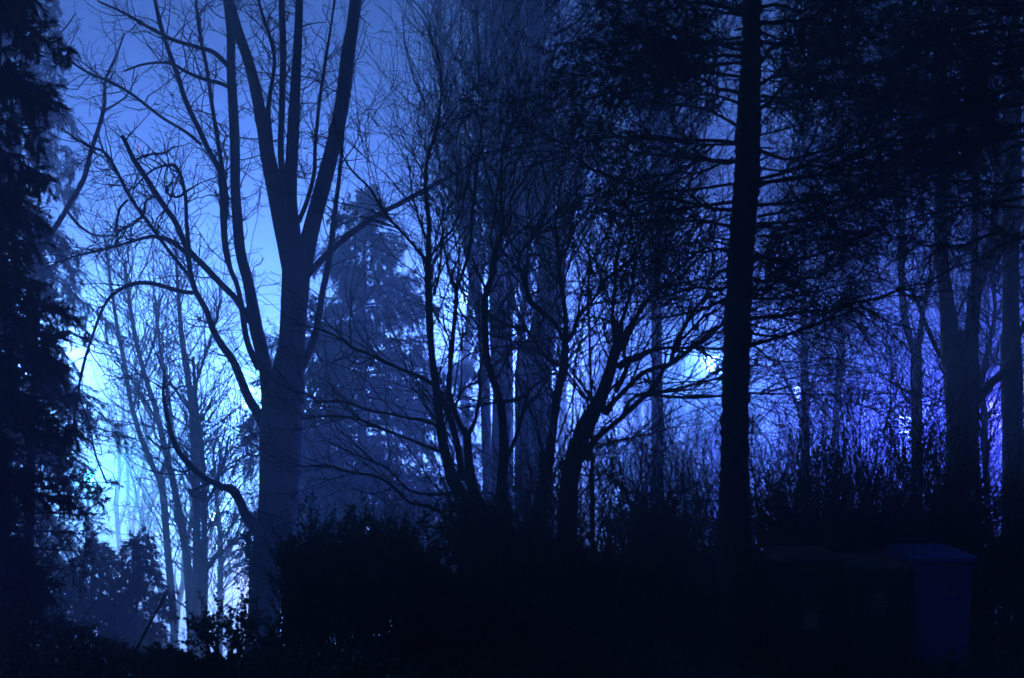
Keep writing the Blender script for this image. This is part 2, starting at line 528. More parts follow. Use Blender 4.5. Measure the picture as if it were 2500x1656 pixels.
build_tree('grey_tree', 'big smooth grey tree forking into steep limbs, a bent lower limb at its left', 'tree', 20, T, Ls, M_grey, seed=5, slope=.3, knob=.035,
           twigs=[dict(src='limbs', n=680, t=(.25, 1), ang=(25, 75), L=(.25, 1.5), K=8, up=.05, wob=.26, rr=.55, rmax=.014, rend=.005),
                  dict(n=1500, t=(.2, 1), ang=(30, 75), L=(.1, .6), K=6, up=.06, wob=.3, rr=.75, rmax=.008, rend=.0042),
                  dict(n=1500, t=(.3, 1), ang=(30, 75), L=(.06, .28), K=4, up=.06, wob=.3, rr=.8, rmax=.006, rend=.0042)])

# ---- slim tree leaning past the left conifer
build_tree('leaning_tree', 'slim tree leaning right across the tall left conifers', 'tree', 25,
           [('A', [(60, 1290, 27), (160, 1160, 26), (240, 1040, 26), (320, 910, 24), (380, 800, 22), (410, 680, 21), (450, 560, 19), (470, 470, 18), (475, 360, 14), (520, 260, 11), (560, 150, 8)])],
           [('A', [(465, 500, 11), (520, 470, 10), (570, 430, 8), (620, 340, 6)]),
            ('A', [(472, 400, 10), (440, 340, 9), (350, 270, 7), (240, 240, 6)]),
            ('A', [(300, 950, 14), (360, 1020, 13), (430, 1060, 11), (520, 1060, 10)]),
            ('A', [(440, 600, 10), (470, 690, 9), (520, 780, 8)]),
            ('A', [(60, 60, 11), (130, 130, 10), (220, 180, 10), (290, 130, 8), (340, 60, 6)])],
           M_brown, seed=8, slope=.3, base_ground=True,
           twigs=[dict(src='all', n=90, t=(.3, 1), ang=(25, 70), L=(.2, 1.1), K=7, up=.05, wob=.24, rr=.6, rmax=.011, rend=.0045),
                  dict(n=260, t=(.2, 1), ang=(30, 70), L=(.1, .5), K=5, up=.05, wob=.28, rr=.8, rmax=.007, rend=.004)])

# ---- slim pale stems left of the big tree
LG = 'slim pale stems in the bright fog'
slim_tw = [dict(src='all', n=110, t=(.3, 1), ang=(25, 60), L=(.8, 3.2), K=8, up=.07, wob=.16, rr=.55, rmax=.022, rend=.006),
           dict(n=480, t=(.15, 1), ang=(25, 65), L=(.3, 1.5), K=6, up=.04, wob=.2, rr=.7, rmax=.011, rend=.006)]
build_tree('slim_tree', 'slim pale tree forking low, leftmost of the fog-lit stems', 'tree', 34,
           [('D', [(785, 1340, 34), (765, 1100, 34), (752, 950, 32), (735, 750, 30), (720, 660, 34), (690, 620, 24), (640, 500, 24), (590, 330, 22), (560, 150, 20), (530, 0, 18), (500, -200, 14), (470, -420, 10)])],
           [('D', [(722, 660, 24), (745, 600, 20), (765, 500, 18), (770, 380, 16), (745, 230, 15), (720, 80, 14), (700, -150, 10)]),
            ('D', [(600, 350, 14), (640, 200, 13), (690, 60, 12), (720, -120, 9)])], M_grey, LG, slim_tw, 21)
build_tree('slim_tree', 'slim pale tree leaning left, second of the fog-lit stems', 'tree', 33,
           [('D', [(862, 1380, 36), (850, 1150, 34), (838, 1000, 33), (795, 760, 30), (760, 600, 28), (730, 480, 27), (700, 350, 25), (660, 230, 22), (620, 80, 20), (590, -80, 17), (560, -300, 12)])],
           [('D', [(735, 490, 15), (690, 380, 13), (610, 250, 11), (520, 120, 9)])], M_grey, LG, slim_tw, 22)
build_tree('slim_tree', 'slim pale upright tree, middle of the fog-lit stems', 'tree', 32,
           [('D', [(880, 1420, 42), (886, 1200, 40), (888, 1000, 38), (884, 800, 34), (878, 640, 32), (868, 400, 30), (852, 250, 28), (830, 120, 25), (815, 0, 22), (800, -200, 17), (790, -420, 12)])],
           [('D', [(880, 860, 22), (872, 700, 20), (885, 540, 18), (905, 380, 14)]), ('D', [(860, 300, 16), (910, 160, 14), (960, 0, 12), (1000, -150, 9)])], M_grey, LG, slim_tw, 23)
build_tree('slim_tree', 'slim pale tree with a leaning side stem, right of the middle fog-lit stem', 'tree', 31,
           [('D', [(915, 1370, 32), (922, 1150, 30), (920, 900, 29), (918, 700, 27), (908, 560, 26), (895, 450, 22), (880, 300, 18), (870, 120, 12)])],
           [('D', [(900, 850, 20), (930, 780, 17), (970, 700, 15), (1010, 590, 12), (1030, 480, 9)]), ('D', [(920, 1100, 14), (980, 1020, 12), (1060, 950, 11), (1110, 935, 9)])], M_grey, LG, slim_tw, 24)
build_tree('slim_tree', 'thinnest pale stem, standing right beside the low cyan lamp', 'tree', 37,
           [('D', [(992, 1360, 26), (992, 1150, 25), (994, 1000, 24), (988, 880, 22), (975, 760, 18), (968, 640, 14), (955, 500, 9)])],
           [('D', [(995, 1110, 12), (1060, 1060, 10), (1110, 1040, 8)])], M_grey, LG, slim_tw[:1], 25)

# ---- the hazel clump in the middle
hz_tw = [dict(src='all', n=300, t=(.3, 1), ang=(15, 50), L=(.5, 2.4), K=9, up=.07, wob=.17, rr=.55, rmax=.012, rend=.0035),
         dict(n=950, t=(.15, 1), ang=(20, 60), L=(.2, 1.1), K=6, up=.05, wob=.24, rr=.7, rmax=.006, rend=.003),
         dict(n=450, t=(.2, 1), ang=(25, 65), L=(.08, .4), K=4, up=.03, wob=.28, rr=.8, rmax=.0045, rend=.003)]
build_tree('hazel', 'dark many stemmed hazel clump in the middle with stems fanning left', 'tree', 13.5,
           [[('H', [(500, 1560, 190), (470, 1380, 170), (400, 1150, 120), (320, 980, 92), (260, 750, 76), (225, 500, 70), (200, 280, 60), (170, 50, 52)]), ('G', [(155, 1250, 54), (145, 1000, 54), (142, 770, 54)])]],
           [[('G', [(140, 790, 40), (110, 730, 30), (60, 660, 25), (0, 590, 22)]), ('B', [(310, 1020, 13), (250, 950, 13), (190, 850, 11), (110, 770, 9), (60, 690, 7)])],
            [('G', [(142, 780, 44), (145, 600, 40), (150, 450, 35), (130, 300, 30), (120, 150, 28), (130, 0, 25)]), ('L', [(160, 1150, 22), (210, 960, 18), (240, 760, 15), (240, 560, 12), (205, 330, 9)])],
            ('G', [(150, 730, 24), (240, 600, 22), (330, 500, 20), (380, 390, 18), (420, 250, 15), (460, 100, 12), (480, -80, 9)]),
            ('G', [(185, 1010, 22), (225, 850, 20), (245, 650, 15), (255, 480, 11)]),
            ('G', [(140, 600, 22), (100, 500, 20), (60, 380, 18), (20, 230, 15), (5, 100, 12), (-20, -60, 9)]),
            ('H', [(540, 1500, 130), (530, 1240, 110), (480, 1050, 90), (450, 850, 68), (440, 660, 58), (390, 600, 46), (330, 440, 46), (300, 330, 44), (318, 60, 36)]),
            [('H', [(318, 80, 36), (325, 0, 35)]), ('G', [(345, 1180, 33), (355, 980, 33), (300, 820, 22), (260, 600, 18), (250, 400, 14), (270, 220, 10)])],
            ('G', [(357, 990, 26), (400, 850, 25), (460, 650, 25), (480, 400, 24), (500, 200, 21), (520, 0, 18), (545, -250, 14), (600, -520, 9)]),
            ('H', [(445, 670, 40), (500, 560, 32), (520, 450, 30), (540, 320, 26), (535, 180, 20), (580, 30, 14)]),
            [('H', [(400, 1010, 60), (380, 820, 52), (330, 600, 50), (270, 430, 48), (235, 330, 40)])],
            ('H', [(350, 440, 20), (420, 310, 20), (500, 270, 18), (560, 250, 12)]),
            [('@', -.2), ('H', [(570, 1570, 120), (650, 1430, 110), (700, 1300, 100), (705, 1100, 84), (720, 750, 70), (700, 450, 62), (640, 250, 56), (590, 50, 50)]), ('G', [(575, 1200, 50), (580, 1000, 50), (640, 850, 40), (660, 650, 40), (720, 500, 32), (700, 300, 28), (710, 100, 22)]), ('L', [(700, 1254, 20), (730, 1050, 16), (850, 850, 12), (920, 680, 8)])],
            ('G', [(585, 960, 26), (530, 850, 22), (500, 780, 16), (480, 700, 10)]),
            ('G', [(730, 560, 24), (780, 400, 22), (770, 280, 18), (860, 140, 15), (980, -60, 11)]),
            ('G', [(690, 660, 18), (790, 760, 15), (830, 820, 12)]),
            ('H', [(720, 900, 34), (800, 720, 32), (850, 560, 30), (900, 360, 28), (940, 300, 22), (1080, 200, 14)]),
            ('H', [(900, 360, 24), (800, 400, 34), (680, 415, 24), (560, 430, 14)]),
            [('@', .3), ('H', [(250, 800, 28), (100, 740, 25), (0, 700, 22)]), ('E', [(270, 455, 14), (130, 400, 12), (0, 388, 10), (-120, 400, 7)])],
            [('@', .3), ('H', [(215, 600, 28), (100, 550, 25), (0, 540, 20)]), ('E', [(280, 378, 12), (180, 360, 11), (60, 320, 9), (-60, 330, 7)])],
            [('@', .3), ('H', [(190, 285, 34), (60, 210, 30), (0, 190, 26)]), ('E', [(260, 145, 16), (180, 105, 15), (110, 80, 14), (60, 40, 12), (-30, 0, 9), (-150, -30, 7)])],
            [('@', .4), ('H', [(420, 1400, 36), (330, 1340, 32), (200, 1230, 28), (0, 1180, 24)]), ('E', [(300, 710, 13), (220, 660, 12), (100, 640, 10), (0, 610, 8), (-120, 615, 6)])],
            [('@', .4), ('H', [(380, 1100, 30), (200, 1120, 22), (0, 1090, 18)]), ('E', [(260, 620, 10), (120, 560, 8), (0, 500, 7)])],
            ], M_brown, seed=31, slope=.35, twigs=hz_tw)

build_tree('hazel', 'dark leaning hazel with long limbs rising right behind the conifer trunk', 'tree', 13,
           [('I', [(270, 1640, 150), (285, 1480, 140), (330, 1280, 140), (400, 1080, 130), (500, 900, 110), (570, 720, 92), (640, 480, 82), (672, 390, 72)])],
           [('I', [(650, 440, 40), (622, 340, 36), (613, 200, 30), (632, 0, 28), (640, -200, 24), (700, -400, 18), (780, -620, 10)]),
            ('I', [(690, 400, 50), (725, 335, 46), (790, 240, 42), (860, 130, 35), (940, 50, 30), (1050, -20, 25), (1180, -120, 18), (1300, -260, 10)]),
            ('I', [(670, 380, 36), (680, 280, 34), (720, 150, 28), (765, 0, 23), (790, -200, 17), (850, -400, 10)]),
            ('I', [(400, 1320, 74), (440, 1230, 62), (500, 1150, 46), (640, 1040, 40), (760, 930, 40), (870, 830, 42), (950, 740, 40), (1010, 620, 38), (1080, 580, 38), (1250, 450, 32), (1370, 340, 30), (1480, 280, 26), (1600, 180, 18), (1700, 40, 10)]),
            ('I', [(1060, 590, 34), (1090, 440, 32), (1150, 330, 30), (1250, 170, 26), (1330, 60, 22), (1350, -60, 17), (1400, -250, 10)]),
            ('I', [(690, 1010, 30), (740, 880, 26), (850, 820, 30), (1030, 795, 20), (1200, 760, 18), (1460, 690, 16), (1700, 600, 9)]),
            ('I', [(880, 825, 26), (1080, 845, 22), (1250, 850, 20), (1450, 835, 18), (1640, 800, 10)]),
            ('I', [(560, 960, 70), (620, 880, 50), (700, 800, 38), (800, 700, 40), (870, 650, 36), (1000, 605, 32)]),
            ('I', [(640, 800, 46), (720, 620, 36), (700, 500, 28), (740, 380, 22), (800, 260, 14)]),
            ('I', [(655, 620, 60), (720, 570, 58), (800, 545, 55), (880, 500, 40), (1000, 470, 26), (1200, 470, 22), (1460, 480, 18)]),
            ('I', [(1100, 440, 24), (1200, 350, 22), (1310, 230, 24), (1380, 200, 20), (1480, 130, 12)]),
            ('I', [(610, 290, 22), (570, 260, 18), (480, 235, 14), (400, 255, 11), (280, 270, 8)]),
            ('I', [(600, 450, 16), (560, 390, 13), (545, 320, 11), (570, 280, 8)]),
            ('I', [(480, 1240, 22), (600, 1190, 20), (800, 1150, 16), (1000, 1100, 12), (1200, 1030, 8)]),
            ('I', [(430, 880, 20), (330, 740, 17), (240, 620, 14), (190, 500, 9)]),
            ], M_brown, seed=33, slope=.35, twigs=hz_tw)

build_tree('hazel', 'dark hazel with wavy stems in front of the tall pale trunks', 'tree', 14.5,
           [[('H', [(990, 1450, 120), (1000, 1150, 100), (1060, 900, 80), (1100, 600, 70), (1130, 350, 70), (1180, 150, 60), (1190, 0, 56)]), ('G', [(1190, 1330, 52)])]],
           [('G', [(1188, 1360, 40), (1200, 1250, 36), (1180, 1050, 32), (1150, 850, 30), (1150, 740, 30), (1125, 600, 24), (1120, 450, 18), (1140, 280, 12), (1170, 100, 8)]),
            ('G', [(1152, 750, 28), (1220, 620, 22), (1260, 500, 21), (1380, 330, 16), (1500, 220, 11), (1600, 100, 7)]),
            ('G', [(1195, 1370, 40), (1250, 1300, 36), (1290, 1180, 30), (1390, 1060, 26), (1500, 900, 22), (1568, 830, 18), (1680, 760, 10)]),
            ('G', [(1290, 1190, 22), (1310, 1000, 20), (1380, 780, 16), (1480, 600, 12), (1560, 440, 8)]),
            [('@', -.3), ('G', [(1180, 1360, 36), (1120, 1230, 34), (1010, 1130, 38), (930, 1060, 44), (890, 950, 40), (870, 850, 36), (830, 770, 30), (850, 690, 26), (920, 590, 22), (1000, 500, 20), (1100, 400, 16), (1250, 250, 12), (1350, 130, 8)])],
            ('G', [(845, 700, 20), (790, 620, 19), (750, 540, 16), (700, 460, 12), (640, 380, 8)]),
            ('G', [(1200, 1480, 34), (1130, 1540, 40), (1000, 1430, 30), (900, 1280, 26), (780, 1250, 18), (680, 1240, 12)]),
            ('G', [(1150, 760, 16), (1080, 760, 13), (980, 800, 11), (890, 840, 8)]),
            ('G', [(880, 900, 22), (910, 1000, 20), (1000, 960, 14), (1080, 880, 9)])], M_brown, seed=35, slope=.3, twigs=hz_tw)

build_tree('sapling', 'straight thin sapling standing before the leaning hazel', 'tree', 12.5,
           [('I', [(460, 1640, 34), (455, 1400, 28), (450, 900, 22), (440, 500, 20), (430, 200, 17), (425, 0, 15), (435, -250, 12), (450, -480, 8)])],
           [('I', [(450, 880, 14), (520, 760, 12), (590, 580, 9), (620, 420, 6)]), ('I', [(445, 860, 14), (350, 720, 12), (255, 600, 10), (220, 500, 7)]), ('I', [(436, 380, 12), (520, 340, 10), (560, 290, 7)]),
            ('I', [(430, 200, 11), (470, 100, 9), (540, 20, 7)])],
           M_brown, seed=36, twigs=[dict(src='all', n=60, t=(.3, 1), ang=(25, 65), L=(.2, .9), K=7, up=.05, wob=.25, rr=.6, rmax=.007, rend=.003), dict(n=200, L=(.08, .4), K=5, ang=(25, 65), wob=.3, rr=.8, rmax=.005, rend=.003)])

# ---- tall pale trunks behind the hazels
TG = 'tall pale trunks behind the hazels'
tall_tw = [dict(src='all', n=90, t=(.45, 1), ang=(18, 50), L=(1.5, 5.0), K=10, up=.08, wob=.13, rr=.5, rmax=.05, rend=.008, S=5),
           dict(n=650, t=(.15, 1), ang=(20, 60), L=(.6, 2.4), K=8, up=.04, wob=.17, rr=.6, rmax=.016, rend=.006),
           dict(n=450, t=(.15, 1), ang=(25, 65), L=(.3, 1.3), K=5, up=.03, wob=.22, rr=.75, rmax=.009, rend=.006)]
build_tree('tall_tree', 'pale trunk bending left, first of the tall trunks right of the spruce', 'tree', 31,
           [[('H', [(610, 1300, 80), (600, 1000, 78), (585, 600, 76), (575, 200, 78)]), ('G', [(570, 1411, 80), (530, 1080, 92), (480, 800, 90), (430, 550, 82), (400, 300, 76)]), ('L', [(380, 1350, 76), (345, 1150, 72), (310, 950, 62), (260, 700, 48), (235, 400, 38), (230, 0, 28), (225, -300, 18)])]],
           [('G', [(480, 1040, 30), (420, 1000, 26), (360, 900, 18), (300, 830, 10)]), ('G', [(430, 520, 30), (350, 380, 26), (250, 180, 22), (160, -60, 16), (60, -300, 10)]), ('G', [(400, 330, 30), (470, 250, 26), (520, 60, 22), (560, -200, 14)])], M_grey, TG, tall_tw, 41)
build_tree('tall_tree', 'thick pale trunk, second of the tall trunks behind the hazels', 'tree', 30,
           [[('H', [(690, 1350, 170), (698, 1000, 158), (708, 600, 152), (715, 250, 150)]), ('G', [(690, 1411, 150), (680, 1100, 140), (665, 800, 132), (655, 500, 122), (645, 250, 110)]), ('L', [(640, 1254, 100), (630, 900, 80), (640, 500, 62), (655, 100, 50), (665, -300, 30)])]],
           [('G', [(595, 780, 30), (560, 700, 26), (505, 620, 18), (450, 560, 10)]), ('L', [(640, 1000, 46), (560, 700, 40), (520, 400, 34), (500, 50, 24), (480, -250, 14)]), ('L', [(645, 700, 40), (740, 400, 34), (790, 100, 26), (830, -250, 16)])], M_grey, TG, tall_tw, 42)
build_tree('tall_tree', 'straight pale trunk close beside the thick second trunk', 'tree', 30.6,
           [[('H', [(745, 1200, 100), (745, 700, 98), (745, 300, 95)]), ('G', [(742, 1300, 96), (752, 1100, 94), (775, 850, 92), (790, 600, 88), (800, 300, 80)]), ('L', [(808, 1254, 72), (800, 900, 62), (800, 600, 52), (812, 200, 40), (820, -300, 22)])]],
           [('L', [(805, 1000, 36), (880, 700, 30), (920, 300, 24), (900, -100, 14)])], M_grey, TG, tall_tw, 43)
build_tree('tall_tree', 'thickest pale trunk, rising just left of the brightest fog gap', 'tree', 29,
           [[('H', [(980, 1500, 300), (960, 1100, 285), (955, 600, 272), (965, 150, 262)]), ('G', [(1000, 1411, 240), (1045, 1150, 190), (1058, 900, 168), (1060, 650, 150), (1045, 350, 140), (1030, 60, 130)]), ('L', [(995, 1000, 120), (960, 700, 110), (955, 350, 98), (980, 50, 90), (1000, -300, 60)])]],
           [('G', [(1120, 1250, 60), (1165, 1000, 56), (1170, 800, 52), (1165, 600, 50), (1160, 300, 46), (1150, 0, 40), (1140, -300, 26)]), ('G', [(960, 780, 26), (925, 640, 24), (905, 560, 20), (870, 420, 14)]), ('L', [(960, 600, 50), (890, 350, 42), (840, 50, 32), (800, -300, 18)]), ('L', [(965, 480, 54), (1060, 200, 44), (1120, 0, 34), (1170, -300, 20)])], M_grey, TG, tall_tw, 44)
build_tree('tall_tree', 'thin pale trunk leaning left between the straight and the thickest trunks', 'tree', 32,
           [('G', [(850, 1600, 84), (862, 1400, 74), (860, 1200, 60), (890, 1000, 52), (905, 850, 48), (890, 650, 44), (880, 400, 42), (885, 100, 38), (900, -250, 30), (910, -700, 20), (920, -1200, 12)])],
           [('G', [(910, 900, 26), (950, 1000, 20), (975, 1080, 12)])], M_grey, TG, tall_tw, 45)
build_tree('tall_tree', 'straight dark blue trunk between the leaning hazel and the conifer trunk', 'tree', 28,
           [('I', [(955, 1640, 100), (958, 1300, 92), (956, 900, 90), (952, 500, 88), (950, 100, 84), (948, -400, 76), (950, -1000, 62), (955, -1700, 44), (960, -2300, 24)])],
           [('I', [(950, -300, 30), (1000, -600, 26), (1060, -1000, 20), (1090, -1500, 12)]), ('I', [(948, -500, 30), (880, -800, 26), (830, -1200, 18), (800, -1700, 10)])], M_grey, TG, tall_tw, 46)
build_tree('tall_tree', 'faint pale trunk just left of the straight dark blue trunk', 'tree', 42,
           [('I', [(885, 1500, 70), (888, 1000, 62), (885, 500, 60), (890, 100, 56), (880, -400, 48), (860, -1000, 34), (850, -1700, 18)])], [], M_grey, TG, tall_tw[:2], 47)
build_tree('tall_tree', 'faint pale trunk right of the straight dark blue trunk', 'tree', 44,
           [('I', [(1040, 1500, 90), (1035, 1000, 84), (1030, 700, 80), (1025, 300, 74), (1030, -200, 64), (1040, -900, 46), (1050, -1600, 24)])], [], M_grey, TG, tall_tw[:2], 48)
build_tree('curved_tree', 'faint pale tree with a curved trunk behind the leaning hazel', 'tree', 45,
           [('I', [(330, 1300, 90), (380, 1080, 82), (450, 920, 74), (490, 780, 62), (520, 640, 60), (560, 500, 58), (620, 400, 54), (660, 250, 44), (650, 100, 36), (640, -150, 26), (620, -400, 14)])],
           [('I', [(455, 900, 40), (415, 830, 36), (390, 740, 30), (375, 655, 26)]), ('I', [(660, 300, 36), (720, 200, 32), (745, 60, 26), (760, -150, 16)]), ('I', [(700, 230, 20), (560, 60, 14), (400, -40, 9)])],
           M_grey, None, [dict(src='all', n=60, t=(.4, 1), ang=(25, 60), L=(.6, 2.5), K=8, up=.06, wob=.2, rr=.5, rmax=.02, rend=.007), dict(n=500, L=(.3, 1.2), K=5, ang=(25, 60), wob=.24, rr=.7, rmax=.01, rend=.006)], 49)

# ---- trunks on the right
RG = 'violet trunks at the right'
rt_tw = [dict(src='all', n=90, t=(.35, 1), ang=(25, 65), L=(.6, 2.6), K=9, up=.05, wob=.17, rr=.5, rmax=.02, rend=.005),
         dict(n=900, t=(.15, 1), ang=(25, 65), L=(.3, 1.3), K=6, up=.03, wob=.22, rr=.7, rmax=.009, rend=.0045),
         dict(n=1400, t=(.15, 1), ang=(25, 65), L=(.12, .6), K=4, up=.03, wob=.24, rr=.8, rmax=.006, rend=.0045)]
build_tree('forked_tree', 'slim violet trunk forking in a narrow V left of the thick double trunk', 'tree', 25,
           [[('F', [(1085, 1050, 62), (1085, 800, 52), (1085, 400, 50), (1083, 173, 50)]), ('J', [(745, 1480, 76), (735, 1370, 92)])]],
           [('J', [(720, 1400, 66), (690, 1330, 60), (650, 1150, 60), (632, 900, 60), (630, 700, 58), (630, 520, 56), (600, 380, 44), (570, 150, 40), (555, -150, 34), (540, -600, 24), (530, -1100, 12)]),
            ('J', [(765, 1370, 50), (785, 1200, 46), (810, 1050, 45), (850, 900, 40), (880, 800, 32), (900, 600, 24), (910, 350, 16), (905, 100, 10)]),
            ('J', [(645, 520, 40), (655, 300, 36), (660, 100, 30), (655, -200, 24), (640, -600, 14)])], M_grey, RG, rt_tw, 51)
build_tree('double_tree', 'thick double trunk splitting low, between the slim fork and the right edge trunk', 'tree', 19,
           [[('F', [(1300, 900, 165), (1292, 700, 150), (1290, 500, 140), (1288, 300, 148), (1288, 180, 156)]), ('J', [(1070, 1500, 280), (1075, 1330, 280)])]],
           [('J', [(1010, 1400, 140), (995, 1220, 132), (970, 1000, 112), (945, 800, 110), (932, 600, 110), (935, 300, 106), (935, 0, 100), (935, -400, 88), (940, -900, 66), (940, -1300, 44), (945, -1800, 16)]),
            ('J', [(1140, 1420, 130), (1170, 1250, 112), (1190, 1000, 110), (1250, 820, 92), (1310, 600, 80), (1345, 350, 64), (1360, 100, 50), (1400, -200, 36), (1440, -600, 20)]),
            ('J', [(1188, 950, 70), (1186, 750, 62), (1192, 550, 58), (1195, 400, 56), (1200, 100, 54), (1205, -300, 44), (1210, -800, 26)]),
            [('@', .6), ('F', [(1350, 300, 70), (1390, 275, 46), (1425, 235, 40), (1470, 195, 36), (1510, 120, 26), (1550, 20, 18)])],
            ('J', [(930, 1480, 40), (880, 1380, 36), (820, 1240, 34), (760, 1080, 28), (700, 950, 20), (650, 860, 12)]),
            ('J', [(1000, 640, 40), (1080, 645, 60), (1160, 640, 50)])], M_brown, RG, rt_tw, 52)
build_tree('edge_tree', 'straight thick trunk at the right edge', 'tree', 20,
           [[('F', [(1525, 1000, 105), (1522, 700, 98), (1518, 400, 96)]), ('J', [(1470, 1500, 160), (1468, 1250, 128), (1465, 900, 124), (1467, 600, 128), (1475, 300, 138), (1480, 0, 136), (1485, -500, 116), (1490, -1200, 80), (1496, -1900, 44), (1500, -2500, 14)])]],
           [('J', [(1530, 1320, 44), (1570, 1230, 40), (1640, 1120, 34), (1720, 950, 26)]), ('J', [(1520, 430, 40), (1590, 300, 34), (1680, 120, 26)])], M_brown, RG, rt_tw, 53)
build_tree('thin_tree', 'thin wavy stem between the double trunk and the right edge trunk', 'tree', 24,
           [('J', [(1250, 1700, 44), (1262, 1560, 42), (1310, 1350, 32), (1345, 1150, 28), (1332, 950, 23), (1312, 830, 19), (1300, 600, 14), (1290, 400, 9)])], [], M_brown, RG, rt_tw[:2], 54)
build_tree('thin_tree', 'thin dim trunk with a pin point lamp at its left side', 'tree', 27,
           [('K', [(830, 1350, 76), (832, 1000, 72), (835, 700, 70), (830, 400, 68), (828, 100, 62), (822, -200, 54), (815, -700, 44), (820, -1300, 30), (825, -1900, 16)])],
           [('K', [(805, 500, 30), (760, 400, 26), (690, 250, 20), (640, 100, 12)]), ('K', [(850, 400, 28), (900, 220, 22), (960, 60, 16), (1020, -150, 10)])], M_grey, RG, rt_tw, 55)
build_tree('thin_tree', 'thin dim trunk leaning left before the bramble thicket', 'tree', 30,
           [('K', [(1060, 1300, 60), (1065, 800, 56), (1075, 450, 50), (1090, 100, 46), (1110, -300, 38), (1120, -800, 26), (1115, -1400, 12)])],
           [('K', [(1095, 60, 26), (1140, -150, 22), (1190, -400, 14)])], M_grey, RG, rt_tw, 56)

# ------------------------------------------------------------------ conifers
def conifer(name, label, axis, d, z_top, prof, n, seed, spray=(26, 16), card=(.10, .018), droop=.5, tip=.25, z_low=.8, group=None, lean=0.0,
            trunk_r=.16, tiers=0, twig_hang=(-.35, -.05), face=None, K=9, sag0=.15, az=None, base_r=None, density=1.0):
    """axis: pixel (x) of the trunk in photograph pixels at the ground, d metres ahead; prof: list of (height, bough length)."""
    r = np.random.default_rng(seed)
    p = px(axis, 1172, d)
    g = float(ground_z(p[0], d))
    root = thing(name, label, 'tree', (p[0], d, g), group)
    base = np.array([p[0], d, g])
    t = np.linspace(0, 1, 14)
    ax = np.stack([base[0] + lean * z_top * t, np.full(14, d) + .05 * np.sin(6 * t), g - .2 + (z_top + .2) * t], 1)
    rad = (trunk_r if base_r is None else base_r) * (1 - t) ** .8 + .012
    part('trunk', [tubes(ax[None], rad[None], 10)], [M_dark], root)
    ph, pr = zip(*prof)
    hs = np.sort(z_low + (z_top * .985 - z_low) * (np.arange(n) + r.random(n)) / n)
    if tiers:
        hs = z_low + (np.round((hs - z_low) / (z_top - z_low) * tiers) + r.normal(size=n) * .4) / tiers * (z_top - z_low)
        hs = np.clip(hs, .1, z_top * .985)
    for i, h in enumerate(hs):
        L = np.interp(h, ph, pr) * (r.uniform(.55, 1.2) if tiers else r.uniform(.72, 1.12))
        if L < .12:
            continue
        a = i * 2.4 + r.uniform(-1, 1) if az is None else az[0] + (az[1] - az[0]) * r.random()
        out = np.array([math.cos(a), math.sin(a), 0.0])
        u = np.linspace(0, 1, K)
        f = h / z_top
        x0 = np.array([np.interp(h, ax[:, 2] - g, ax[:, 0]), d, g + h])
        P = x0 + out * (L * u[:, None]) + np.array([0, 0, 1.0]) * (L * (sag0 * u - droop * u ** 1.7 + tip * u ** 3.2))[:, None]
        P += .02 * L * np.cumsum(r.normal(size=(K, 3)), 0) * .5
        R = np.linspace(max(.012, .02 * L), .005, K)
        ns = max(5, int(spray[0] * L * density))
        s1, q1 = sprout(P[None], R[None], ns, t=(.12, 1), ang=(35, 70), L=(.18 * L + .1, .42 * L + .15), K=5, up=twig_hang, wob=.1, rr=.6, rmax=.008, rend=.0035, r=r, shrink=.45)
        nc = int(ns * spray[1])
        ii = r.integers(0, ns, nc)
        tt = r.random(nc) ** .8 * 3.999
        kk = tt.astype(int)
        ff = (tt - kk)[:, None]
        pos = s1[ii, kk] * (1 - ff) + s1[ii, kk + 1] * ff
        tn = norm(s1[ii, kk + 1] - s1[ii, kk])
        dr = norm(tn * .9 + r.normal(size=(nc, 3)) * .45 + np.array([0, 0, -.18]))
        part('bough', [tubes(P[None], R[None], 5), tubes(s1, q1, 3), leaves(pos, dr, card[0] * r.uniform(.6, 1.4, nc), card[1] * r.uniform(.7, 1.4, nc), 1, r=r)],
             [M_dark, M_needle], root)
    return root


conifer('spruce', 'near black spruce filling the upper left edge', -75, 12.5, 13, [(0, .95), (3, .85), (5, .75), (7.5, .85), (8.6, .75), (9.5, .35), (13, .1)], 130, 61, spray=(46, 60), card=(.075, .011), droop=.75, tip=.25, z_low=.5)
conifer('cypress', 'drooping hazy cypress with hanging sprays behind the near black spruce', 10, 31, 22, [(0, 2.9), (5, 2.9), (9, 3.0), (11, 2.3), (13.5, 1.95), (22, .3)], 150, 62, spray=(26, 36), card=(.13, .02), droop=.95, tip=.12, z_low=.3, twig_hang=(-.5, -.12))
conifer('yew', 'dark dense yew with glinting gaps at the left edge', 75, 15.5, 4.9, [(0, .8), (1.2, .95), (2.5, .98), (3.6, .85), (4.9, .35)], 58, 63, spray=(24, 18), card=(.065, .014), droop=.3, tip=.12, z_low=.25, twig_hang=(-.25, .1), trunk_r=.07)
conifer('yew', 'low bushy yew with a lumpy top in front of the pale stems at left', 345, 26, 3.6, [(0, 1.15), (.8, 1.2), (1.6, .9), (2.7, .65), (3.6, .3)], 80, 64, spray=(34, 22), card=(.09, .018), droop=.6, tip=.12, z_low=.1, twig_hang=(-.45, .0), trunk_r=.05)
conifer('yew', 'low bushy yew at the lower left corner', 50, 27, 3.6, [(0, 1.3), (1.6, 1.3), (2.8, .9), (3.6, .3)], 60, 65, spray=(26, 18), card=(.09, .018), droop=.6, tip=.12, z_low=.15, twig_hang=(-.45, .0), trunk_r=.05)
conifer('yew', 'low bushy yew between the lower left corner and the lumpy topped one', 235, 28, 4.1, [(0, 1.3), (1.6, 1.35), (2.9, 1.0), (4.1, .35)], 80, 69, spray=(36, 22), card=(.09, .018), droop=.6, tip=.12, z_low=.1, twig_hang=(-.45, .0), trunk_r=.05)
